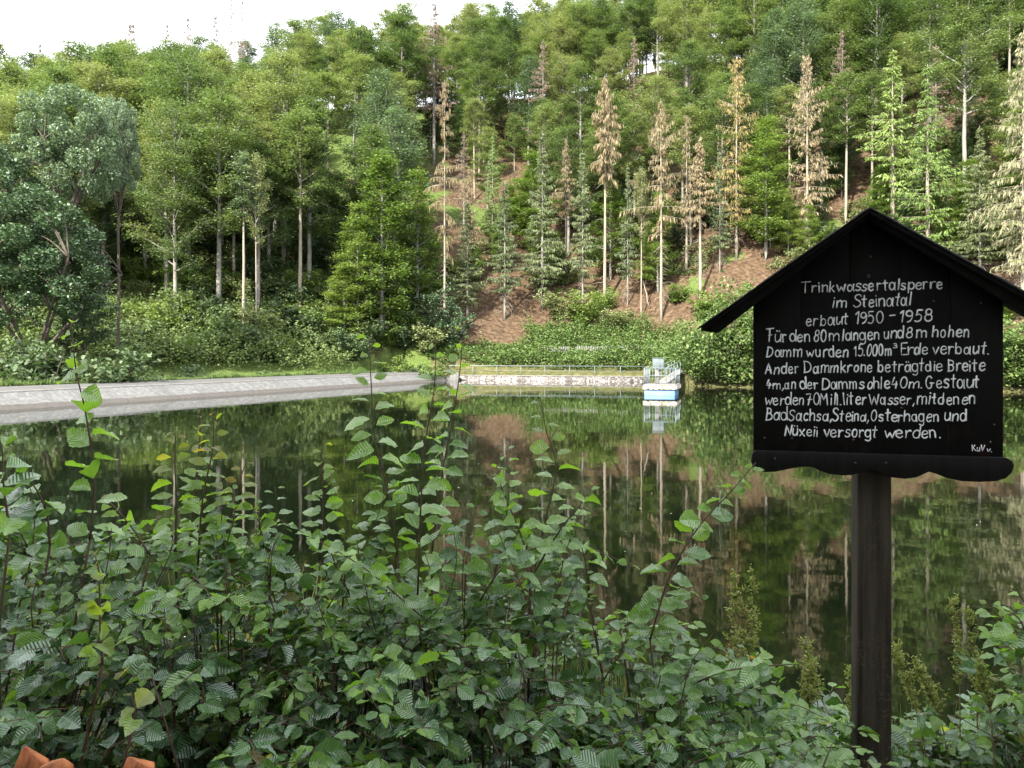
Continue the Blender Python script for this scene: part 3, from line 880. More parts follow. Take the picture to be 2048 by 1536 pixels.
hero('snag', 377, 250, 30, 46, 'brown dead spruce on the skyline, right one of the close pair', 'dead spruce', d=132)
hero('snag', 430, 250, 26, 40, 'dead spruce on the skyline next to the tallest bare pole', 'dead spruce', d=132)
hero('snag', 462, 230, -12, 30, 'tallest bare dead spruce pole on the skyline, cut by the top edge', 'dead spruce', d=132)
hero('snag', 484, 230, -4, 26, 'bare dead spruce pole just right of the tallest one on the skyline', 'dead spruce', d=132)
# green spruces
hero('spruce1', 1785, 470, 98, 165, 'bright green spruce with long hanging boughs, left of the green pair', 'spruce')
hero('spruce0', 1856, 545, 128, 185, 'bright yellow-green spruce above the right roof slope of the sign', 'spruce')
hero('dull0', 1085, 620, 260, 110, 'olive green spruce with layered boughs left of the tan plume', 'spruce')
hero('dull1', 1165, 615, 300, 84, 'thin dull green spruce against the trunk of the tan plume', 'spruce')
hero('dull0', 935, 640, 400, 90, 'olive young spruce standing above the blue-green shrub', 'spruce')
hero('dull1', 1010, 640, 360, 100, 'ragged olive spruce with layered boughs over the brown slope', 'spruce')
hero('spruce0', 985, 520, 268, 80, 'narrow bright green spruce behind the short tan dead one', 'spruce')
hero('dull1', 1255, 612, 330, 62, 'thin olive spruce between the tan plume and the white bare trunk', 'spruce')
hero('dull1', 1440, 545, 300, 64, 'dull spruce with a bare trunk left of the yellowing dead spruce', 'spruce')
hero('dull0', 1960, 560, 250, 120, 'dark olive spruce behind the right roof slope of the sign', 'spruce')
hero('pole', 1282, 640, 330, 50, 'very thin straight pale trunk left of the white bare one', 'tree')
# left side: big trees close behind the dam
hero('bigash', 135, 790, 190, 186, 'big grey-green tree with a forked dark trunk and domed crown at left', 'tree', d=58)
hero('bigash', 236, 800, 205, 78, 'slender grey-green tree close at the right of the big domed one', 'tree', d=63)
hero('alder', 62, 800, 385, 250, 'dark blue-green tree behind the left end of the dam', 'tree', d=52)
hero('alder', -30, 800, 290, 200, 'grey-green tree cut by the left edge above the dam', 'tree', d=55)
hero('darktree', 165, 800, 500, 150, 'low dark tree right of the blue-green one behind the dam', 'tree', d=56)
for px_, d_, hh_ in ((-30, 47, 6.0), (40, 48, 5.4), (100, 47.5, 5.8), (165, 49, 5.2), (225, 50, 5.0)):
    plant('bush1', (px_ - CX) / FX * d_, d_, hh_, 2.6, 'dark leafy shrub hiding the trunks of the big trees at the left', 'shrub', 'shrubs under the big trees at the left', z=-1.2)
for k_, (al_, sp_, hh_) in enumerate(((-9, 9.5, 4.2), (-5, 11, 4.8), (-1, 9, 3.6), (3, 10.5, 4.4), (7, 9, 3.8), (12, 10, 4.2), (17, 9.2, 3.6), (22, 10, 4.0), (28, 9.2, 3.4), (-12, 12, 5.5), (33, 9.6, 3.6))):
    xx_ = DA[0] + DU[0] * al_ + DN[0] * sp_; yy_ = DA[1] + DU[1] * al_ + DN[1] * sp_
    plant('bush1' if k_ % 3 else 'bush0', xx_, yy_, hh_, 2.4, 'dark leafy shrub growing just behind the crest of the dam', 'shrub', 'shrubs behind the dam crest', z=-1.6)
# pale trunks on the left slope
hero('pole', 467, 590, 190, 110, 'tall tree with a straight whitish trunk beside the narrow aspen', 'tree')
hero('aspen', 487, 690, 290, 62, 'narrow pale-leaved aspen with a thin crooked white trunk', 'tree')
hero('pole', 513, 692, 300, 60, 'slim tree with a thin pale trunk right of the crooked aspen', 'tree')
hero('beech0', 567, 535, 110, 200, 'tall beech with a smooth grey trunk and wide bright crown left of the dark hollow', 'tree')
hero('beech3', 350, 660, 205, 185, 'beech with a dark and whitish blotched trunk on the lower left slope', 'tree')
hero('pole', 292, 520, 180, 150, 'beech with a short white stretch of trunk showing between lower crowns', 'tree')
hero('beech1', 404, 500, 170, 150, 'beech crown left of the straight whitish trunk', 'tree')
hero('pole', 602, 440, 150, 120, 'slim grey trunk at the left of the dark hollow', 'tree')
hero('pole', 655, 410, 140, 110, 'slim grey trunk standing in the dark hollow', 'tree')
# pale green group in the middle
hero('young0', 765, 690, 290, 180, 'pale green young hornbeam leafy down to the ground at the centre left', 'tree')
hero('young1', 715, 690, 400, 110, 'lower pale green hornbeam with silvery leaves on the left of the leafy one', 'tree')
hero('young0', 690, 700, 520, 120, 'low yellow-green hornbeam drooping toward the end of the dam', 'tree')
hero('young1', 835, 640, 330, 120, 'pale green young tree right of the big leafy hornbeam', 'tree')
hero('young1', 1065, 520, 300, 110, 'pale green thin-leaved tree with a whitish stem in mid slope', 'tree')
hero('holly', 893, 695, 566, 80, 'dense blue-green round shrub at the foot of the brown slope', 'shrub')
hero('grey0', 1690, 380, 195, 80, 'small blue-green leafy tree between the straw-coloured and the green spruces', 'tree')
hero('beech2', 1930, 450, -60, 190, 'tall beech with a forked grey trunk high at the right', 'tree')
# right bank
hero('bankbush', 1478, 768, 530, 150, 'tall bright green shrub thicket left of the sign board', 'shrub')
hero('bankbush', 1410, 764, 612, 110, 'leafy green shrub leaning over the water behind the platform', 'shrub')
hero('bankbush', 1560, 772, 590, 150, 'dense green shrub mostly hidden behind the sign', 'shrub')
hero('bankbush', 2040, 776, 610, 160, 'bright green shrub on the shore at the right edge', 'shrub')
hero('bankbush', 1900, 776, 600, 170, 'green shrub behind the sign board at right', 'shrub')
hero('bush0', 1640, 610, 540, 80, 'low green bush on the brown slope left of the sign roof', 'shrub')

# the crowd on the slope
def zone_label(px, py):
    side = 'left' if px < 600 else ('middle' if px < 1250 else 'right')
    hgt = 'upper' if py < 330 else ('middle' if py < 480 else 'lower')
    return side, hgt

def far_enough(x, y, r):
    for (a, b, q) in TREES:
        if (a - x) ** 2 + (b - y) ** 2 < (max(r, q * .8)) ** 2: return False
    return True

cnt = 0; tries = 0
while cnt < 490 and tries < 60000:
    tries += 1
    y = RNG.uniform(72, 182); x = RNG.uniform(-.74, .86) * y
    F = np.interp(x, FXS, FYS)
    if y < F + 3: continue
    z = ground1(x, y)
    px = CX + x / y * FX; py = HY - (z - EYE) / y * FX
    open_slope = (900 < px < 2100) and y < F + 17
    if open_slope and RNG.uniform() < .35: continue
    if any(abs(px - a) < b_ * .55 + 1.6 / y * FX and y < c_ + .5 for a, b_, c_ in CLEAR): continue
    if (600 < px < 700) and 330 < py < 600: continue
    r = 3.3 if y < 140 else 4.4
    if open_slope: r = 2.8
    if not far_enough(x, y, r): continue
    TREES.append((x, y, r))
    side, hgt = zone_label(px, py)
    u = RNG.uniform()
    Hh = RNG.uniform(17, 24)
    if y > 150: Hh *= .88
    if px < 560 and y > 110: Hh *= .80
    elif px < 880 and y > 125: Hh *= .86
    if not open_slope and px > 900 and y < F + 34: Hh *= .78
    if open_slope or (px > 1300 and u < .12):
        k = RNG.choice(['dull1', 'dull0', 'young1', 'young0', 'young1', 'pole', 'dead_thin']) if open_slope else RNG.choice(['dull0', 'dull1', 'pole']); cat = {'pole': 'tree', 'dead_thin': 'dead spruce', 'young0': 'young tree', 'young1': 'young tree'}.get(k, 'spruce')
        if cat == 'young tree': Hh *= RNG.uniform(.45, .8)
        lab = 'thin olive spruce among others on the %s part of the %s slope' % (hgt, side) if cat == 'spruce' else 'light green young leafy tree on the %s part of the %s slope' % (hgt, side) if cat == 'young tree' else 'thin half-bare dead spruce on the %s part of the %s slope' % (hgt, side) if cat == 'dead spruce' else 'slim pale-trunked tree on the %s part of the %s slope' % (hgt, side)
    elif u < .62:
        k = 'beech%d' % (RNG.choice([1, 3, 4]) if px > 900 and y < F + 40 else RNG.integers(0, 5)); cat = 'beech'
        lab = 'green beech in the crowd of trees on the %s part of the %s slope' % (hgt, side)
    elif u < .72:
        k = 'grey%d' % RNG.integers(0, 2); cat = 'tree'
        lab = 'grey-green leafy tree in the crowd on the %s part of the %s slope' % (hgt, side)
    elif u < .95:
        k = 'pole'; cat = 'tree'
        lab = 'slim pale-trunked tree on the %s part of the %s slope' % (hgt, side)
    else:
        k = 'dead_brown' if u > .975 else 'young1'; cat = 'tree'
        lab = ('brownish half-dead spruce on the %s part of the %s slope' if u > .975 else 'light yellow-green tree on the %s part of the %s slope') % (hgt, side)
    plant(k, x, y, Hh, None, lab, cat, lab.split(' on the ')[0].split(' in the ')[0].replace('beech', 'beeche') + 's, ' + hgt + ' ' + side + ' slope')
    cnt += 1

# understorey shrubs: thick on the left slope, few on the right
cnt = 0; tries = 0
SH = []
while cnt < 230 and tries < 30000:
    tries += 1
    y = RNG.uniform(66, 112); x = RNG.uniform(-.70, .68) * y
    F = np.interp(x, FXS, FYS)
    if y < F - 3 or y > F + 30: continue
    px = CX + x / y * FX
    z = ground1(x, y); py = HY - (z - EYE) / y * FX
    left = px < 860
    if not left and (RNG.uniform() < .9 or py < 500 or y < F + 2.5): continue
    if any((a - x) ** 2 + (b - y) ** 2 < 2.6 for a, b in SH): continue
    SH.append((x, y))
    if left:
        k = RNG.choice(['bush0', 'bush1', 'bush1', 'bush2', 'bush0'])
    else: k = RNG.choice(['bush0', 'bush2'])
    s = RNG.uniform(.7, 1.5)
    name = {'bush0': 'mid green', 'bush1': 'dark green', 'bush2': 'pale green'}[k]
    side = 'left slope' if left else 'brown right slope'
    plant(k, x, y, 3.1 * s, None, '%s understorey shrub under the trees on the %s' % (name, side), 'shrub', '%s shrubs on the %s' % (name, side))
    cnt += 1

# young growth among the trunks of the right slope
cnt = 0; tries = 0
while cnt < 70 and tries < 20000:
    tries += 1
    y = RNG.uniform(80, 125); x = RNG.uniform(0.05, .66) * y
    F = np.interp(x, FXS, FYS)
    if y < F + 15: continue
    px = CX + x / y * FX
    if any((a - x) ** 2 + (b - y) ** 2 < 4 for a, b in SH): continue
    SH.append((x, y))
    k = RNG.choice(['bush1', 'bush0', 'darktree', 'bush0'])
    plant(k, x, y, RNG.uniform(2.5, 5) if k != 'darktree' else RNG.uniform(6, 9), None, 'dark green young growth among the trunks of the upper right slope', 'young tree', 'young growth on the right slope')
    cnt += 1

for i in range(62):
    px_, py_ = (RNG.uniform(1480, 2040), RNG.uniform(300, 560)) if i < 36 else (RNG.uniform(940, 1480), RNG.uniform(380, 585))
    x, y = on_ground(px_, py_)
    plant(['young1', 'darktree', 'bush0', 'young0'][i % 4], x, y, RNG.uniform(4, 8) if i % 4 != 2 else RNG.uniform(2.2, 4), None, 'green young growth covering the brown slope above the sign roof' if i < 36 else 'green young growth between the thin trunks on the open brown slope', 'young tree', 'young growth above the sign roof' if i < 36 else 'young growth on the open brown slope')

for i in range(22):
    px_, py_ = RNG.uniform(800, 1060), RNG.uniform(170, 400)
    x, y = on_ground(px_, py_)
    plant(['beech1', 'beech3', 'darktree', 'young1'][i % 4], x, y, RNG.uniform(6, 12), None, 'leafy young tree on the upper slope behind the thin hanging dead spruce', 'young tree', 'young trees on the upper middle slope')

for i in range(14):
    px_ = 830 + 22 * i + RNG.uniform(-8, 8); y = RNG.uniform(150, 172); x = (px_ - CX) / FX * y
    plant('beech%d' % (i % 5), x, y, RNG.uniform(15, 19), None, 'green beech in the crowd of trees on the upper part of the middle slope', 'beech', 'green beeches, upper middle slope')

# undergrowth on the banks
def undergrowth(name, label, n, xr, cond, hf, size, mat, seed):
    rng = np.random.default_rng(seed)
    X, Y = [], []
    tot = 0
    while tot < n:
        y = rng.uniform(46, 96, 40000); x = rng.uniform(xr[0], xr[1], 40000)
        F = np.interp(x, FXS, FYS); S = np.interp(x, SXS, SYS)
        ok = cond(x, y, F, S, rng)
        X.append(x[ok]); Y.append(y[ok]); tot += ok.sum()
    x = np.concatenate(X)[:n]; y = np.concatenate(Y)[:n]
    z = ground(x, y)
    hh = hf(x, y) * (.35 + 1.1 * vnoise(x, y, 1.6, 5) * vnoise(x, y, .6, 6) * 2)
    u = rng.uniform(0, 1, n) ** .6
    c = np.stack([x, y, z + .03 + hh * u], -1)
    mb = MB(); mb.quads(*leaf_quads(rng, c, rand_dirs(rng, n, .7), size * rng.uniform(.6, 1.4, n), .7))
    tag(mb.build(name, mat), label, 'undergrowth', kind='stuff')
undergrowth('brambles', 'bright green brambles covering the bank between stone wall and picket fence', 46000, (-9, 22),
            lambda x, y, F, S, r: (y > S + 1.6) & (y < F + 1.5) & (y > 70), lambda x, y: np.where(y > np.interp(x, FXS, FYS) - 2.6, .68, 2.1), .23, M['bramble'], 21)
undergrowth('tall_herbs', 'green undergrowth at the foot of the brown slope behind the picket fence', 24000, (-12, 34),
            lambda x, y, F, S, r: (y > F + .5) & (y < F + 1.6 + 3.4 * vnoise(x, y, 6, 8)) & (y > 66) & (r.uniform(0, 1, len(x)) < np.clip((vnoise(x, y, 5, 9) - .18) * 4, 0, 1)), lambda x, y: 1.35, .22, M['bramble'], 22)
undergrowth('shore_herbs', 'green undergrowth along the right shore of the lake', 14000, (13.5, 50),
            lambda x, y, F, S, r: (y > S - .4) & (y < F + 2) & (y < 78), lambda x, y: 1.3, .2, M['bramble'], 23)
undergrowth('ground_cover', 'green and yellowish herbs behind the crest of the dam', 30000, (-46, -6),
            lambda x, y, F, S, r: (y > F - 7) & (y < F + 4) & (((x - DA[0]) * DN[0] + (y - DA[1]) * DN[1]) > 6.6), lambda x, y: 2.6, .24, M['beech'], 24)  # foliage tone chosen to stand for the shade at lower left
undergrowth('slope_herbs', 'dark green patches of herbs under the trees of the right slope', 16000, (-4, 62),
            lambda x, y, F, S, r: (y > F + 12) & (vnoise(x, y, 5, 19) > .52), lambda x, y: .8, .26, M['beech'], 26)
undergrowth('forest_herbs', 'green herb layer on the left forest floor, with its shade in the leaf colour', 30000, (-60, -8),
            lambda x, y, F, S, r: (y > F + 2) & (y < F + 26), lambda x, y: .9, .26, M['beech_dark'], 25)  # dark foliage puts the slope's shade into the leaf colour

# fallen poles on the brown slope
for k, (pa, pb, lab) in enumerate((((1195, 634), (1375, 632), 'pale fallen trunk lying across the brown slope'),
                       ((1300, 622), (1285, 560), 'thin pale pole leaning beside the white bare trunk'),
                       ((1025, 580), (985, 642), 'thin dead pole leaning on the brown slope'))):
    x0, y0 = on_ground(*pa); x1, y1 = on_ground(*pb)
    p0 = np.array([x0, y0, ground1(x0, y0) + .15])
    if k == 0: p1 = np.array([(pb[0] - CX) / FX * y0, y0, p0[2] + .2])
    else: p1 = P(pb[0], pb[1], y0) ; p1[2] = EYE + (HY - pb[1]) / FX * y0
    mb = MB(); mb.tube(np.linspace(p0, p1, 5) + RNG.normal(0, .04, (5, 3)), np.linspace(.10, .05, 5), 6)
    tag(mb.build('fallen_trunk', M['bark_pale']), lab, 'dead trunk')

# trees behind the photographer shading the near shore; nearest one added to darken hedge
for i, (al_, pe, H_, k) in enumerate(((15, -5.5, 19, 'darktree'), (15, 0, 20, 'young0'), (15.5, 5.5, 19, 'darktree'), (20, -8, 25, 'beech3'), (20, -2.7, 26, 'beech1'), (20.5, 2.7, 26, 'beech3'), (20, 8, 25, 'beech1'), (7.0, -3.4, 11, 'darktree'))):
    hx, hy = math.sin(SUN_AZ), math.cos(SUN_AZ)
    plant(k, hx * al_ - hy * pe, hy * al_ + hx * pe, H_, 4.6, 'unseen leafy tree behind the viewer, shading the near shore', 'tree', 'trees on the near shore')

for x, y, H_, k in ((2.5, -8.5, 13, 'darktree'), (8, -7.5, 14, 'young0'), (13, -4.5, 13, 'darktree'), (-2, -10, 14, 'young0'), (-3.2, -2.2, 6.5, 'darktree')):  # unseen trees added to cut the sky light on the hedge
    plant(k, x, y, H_, 4.4 if H_ > 8 else 2.6, 'unseen leafy tree behind the viewer, shading the near shore', 'tree', 'trees on the near shore')

# ----------------------------------------------------------------- sign
TH = math.radians(12)
SO = P(1757, 712, 2.5)                    # a point of the board's plane
SR = np.array([math.cos(TH), -math.sin(TH), 0])
SNB = np.array([math.sin(TH), math.cos(TH), 0])
def bd(px, py):
    """photo pixel -> position on the board: across and up"""
    r = np.array([(px - CX) / FX, 1.0, (HY - py) / FX])
    d = (SO - np.array([0, 0, EYE])) @ SNB / (r @ SNB)
    p = np.array([0, 0, EYE]) + r * d
    return float((p - SO) @ SR), float(p[2])
SGZ = ground1(SO[0], SO[1])
sign = thing('information_sign', (SO[0], SO[1], 0), 'black wooden house-shaped notice board with white hand-painted lettering on a post', 'sign', rz=-TH)
# local axes: x across, y away from the viewer, z up (world height)
def wood(name, c0, c1, rough=.65, gs=3.0, wear=False):
    t = NT(name)
    tc = t.n('ShaderNodeTexCoord'); v = tc.outputs['Object']
    g = t.noise(t.mapping(v, (gs * 14, gs * 14, gs * .5)), 1.0, 6, .65)
    b = t.noise(v, 5.0, 5, .6)
    c = t.ramp(g, [(.3, c0), (.75, c1)])
    c = t.mix(t.ramp(b, [(.5, (0, 0, 0)), (.75, (.6,) * 3)]), c, tuple(q * 1.7 for q in c1))
    if wear:
        zs = t.n('ShaderNodeSeparateXYZ'); t.l(v, zs.inputs[0])
        low_ = t.ramp(t.math('SUBTRACT', zs.outputs[2], 2.19), [(0.0, (1, 1, 1)), (.13, (.0, .0, .0))])
        wn_ = t.noise(t.mapping(v, (9, 9, 5)), 1.0, 5, .7)
        c = t.mix(t.math('MULTIPLY', low_, t.ramp(wn_, [(.56, (0, 0, 0)), (.68, (1, 1, 1))])), c, (.030, .012, .008))
        sk = t.noise(v, 130, 2, .5)
        c = t.mix(t.ramp(sk, [(.74, (0, 0, 0)), (.77, (.5,) * 3)]), c, (.06, .06, .055))
    return t.finish(t.principled(c, rough, .09, t.bump(g, .5, .002)))
M['board'] = wood('black_paint_on_wood', (.0016, .0015, .0014), (.0042, .0038, .0035), .6, wear=True)
M['trim'] = wood('black_trim', (.003, .003, .003), (.009, .0085, .008), .65)
M['felt'] = plain_mat('roofing_felt', (.012, .012, .013), (.06, .06, .062), 40, .9, .3, bump=.5, bdist=.002)
t = NT('post_wood')
tc = t.n('ShaderNodeTexCoord'); v = tc.outputs['Object']
g = t.noise(t.mapping(v, (30, 30, 1.5)), 1.0, 7, .7)
c = t.ramp(g, [(.3, (.010, .0083, .006)), (.75, (.055, .046, .033))])
li = t.noise(v, 90, 4, .7)
lm = t.noise(v, 7, 4, .6)
mk = t.math('MULTIPLY', t.ramp(li, [(.54, (0, 0, 0)), (.66, (1, 1, 1))]), t.ramp(lm, [(.4, (0, 0, 0)), (.65, (1, 1, 1))]))
zg = t.n('ShaderNodeSeparateXYZ'); t.l(v, zg.inputs[0])
mk = t.math('MULTIPLY', mk, t.ramp(t.math('ADD', zg.outputs[2], -.7), [(.25, (1, 1, 1)), (1.0, (.15, .15, .15))]))
c = t.mix(mk, c, (.12, .11, .075))
M['post'] = t.finish(t.principled(c, .85, .12, t.bump(g, .7, .003)))
M['white_paint'] = plain_mat('white_lettering', (.50, .515, .525), (.76, .775, .785), 60, .6, .3)

pk = bd(1742, 424)
outline = [bd(1507, 908), bd(2007, 921), bd(2007, 575), pk, bd(1507, 606)]
xs = [outline[0][0], outline[1][0]]
pl = MB()
def roof_at(x):
    a, b_, c_ = outline[4], pk, outline[2]
    return np.interp(x, [a[0], b_[0], c_[0]], [a[1], b_[1], c_[1]])
bx = np.linspace(xs[0], xs[1], 6)
for i in range(5):                         # five upright planks with fine gaps
    a, b_ = bx[i] + .0006, bx[i + 1] - .0006
    za, zb = np.interp([a, b_], xs, [outline[0][1], outline[1][1]])
    ps = [(a, za), (b_, zb), (b_, roof_at(b_))]
    if a < pk[0] < b_: ps.append(pk)
    ps.append((a, roof_at(a)))
    pl.prism(ps, 0.0 + (.0008 if i % 2 else 0), .022)
pl.build('board', M['board'], sign, bevel=.0012)
# roof: two sloping panels with a felt cover, reaching in front of the board
def roof_panel(pa, pb, y0, y1, t0, t1):
    """strip between two points of the roofline, from t0 to t1 above it (measured vertically)"""
    return [(pa[0], pa[1] + t0), (pb[0], pb[1] + t0), (pb[0], pb[1] + t1), (pa[0], pa[1] + t1)]
apx = bd(1728, 433)
lt, rt = bd(1404, 660), bd(2120, 648)
gap = .0015
for nm, e in (('left', lt), ('right', rt)):
    sgn = -1 if nm == 'left' else 1
    a = (apx[0] + sgn * gap, apx[1])
    mb = MB(); mb.prism(roof_panel(a, e, 0, 0, -.004, .011) if sgn > 0 else roof_panel(e, a, 0, 0, -.004, .011), -.075, .13)
    rp = mb.build('roof_panel', M['trim'], sign, bevel=.0015)
    mb = MB()
    n = 24
    up, dn = [], []
    for i in range(n + 1):
        f = i / n
        x = a[0] + (e[0] + sgn * .012 - a[0]) * f; z = a[1] + (e[1] - .008 - a[1]) * f
        w = RNG.normal(0, .0012)
        up.append((x, z + .0165 + w)); dn.append((x, z + .0114))
    ps = dn + up[::-1]
    if sgn < 0: ps = ps[::-1]
    mb.prism(ps, -.082, .135)
    mb.build('roofing_felt', M['felt'], rp)
    # barge board under the front edge, cut level at its foot
    th = .014
    foot = (e[0] - sgn * .050, e[1] - .007)
    ps = [(a[0], a[1] - .0045), (e[0], e[1] - .0045), (foot[0], foot[1] - .004), (a[0], a[1] - th)]
    if sgn > 0: ps = ps[::-1]
    mb = MB(); mb.prism(ps, -.050, -.024); mb.build('barge_board', M['trim'], sign, bevel=.0015)
# scalloped trim along the foot
ZB = lambda zx, zy: bd(1380 + zx / 2.648, 400 + zy / 2.648)
sc_pts = [(340, 1322), (326, 1345), (322, 1380), (332, 1410), (352, 1428), (400, 1437), (450, 1434), (520, 1420), (575, 1410), (620, 1408), (655, 1414), (685, 1430), (730, 1446), (800, 1454), (850, 1452), (900, 1438), (935, 1424), (970, 1428), (1010, 1444), (1060, 1464), (1130, 1472), (1190, 1464), (1230, 1446), (1255, 1434), (1290, 1444), (1350, 1468), (1430, 1484), (1520, 1488), (1610, 1484), (1660, 1468), (1690, 1440), (1703, 1405), (1694, 1378), (1664, 1360)]
mb = MB(); mb.prism([ZB(*p) for p in sc_pts], -.022, -.002); mb.build('scalloped_trim', M['trim'], sign, bevel=.003)
# post
p0, p1 = bd(1718, 1000)[0], bd(1788, 1000)[0]
mb = MB()
zz = np.linspace(SGZ - .5, bd(1757, 935)[1] + .25, 30)
mb.box(p0, p1, .026, .026 + (p1 - p0) * .95, SGZ - .5, zz[-1])
mb.build('post', M['post'], sign, bevel=.006)
# screws and a small nail ring
mb = MB()
for zx, zy in ((1290, 535), (1540, 545), (955, 300), (865, 1270), (1610, 1190), (540, 1262), (1590, 1282), (868, 1388), (445, 1364), (1028, 1387), (1120, 1100), (395, 1260)):
    x, z = ZB(zx, zy)
    yy = -.0235 if zy > 1330 else -.0015
    mb.tube([(x, yy, z), (x, yy - .0012, z)], .0035, 8)
mb.build('screw_heads', plain_mat('rusty_steel', (.02, .016, .014), (.06, .05, .045), 40, .6), sign)
mb = MB()
x, z = ZB(945, 403)
th_ = np.linspace(0, 2 * PI, 13)
mb.tube(np.column_stack([x + .0042 * np.cos(th_), np.full(13, -.0015), z + .0042 * np.sin(th_)]), .0012, 5)
mb.build('nail_ring', plain_mat('pale_rust', (.05, .05, .045), (.12, .11, .10), 40, .6), sign)

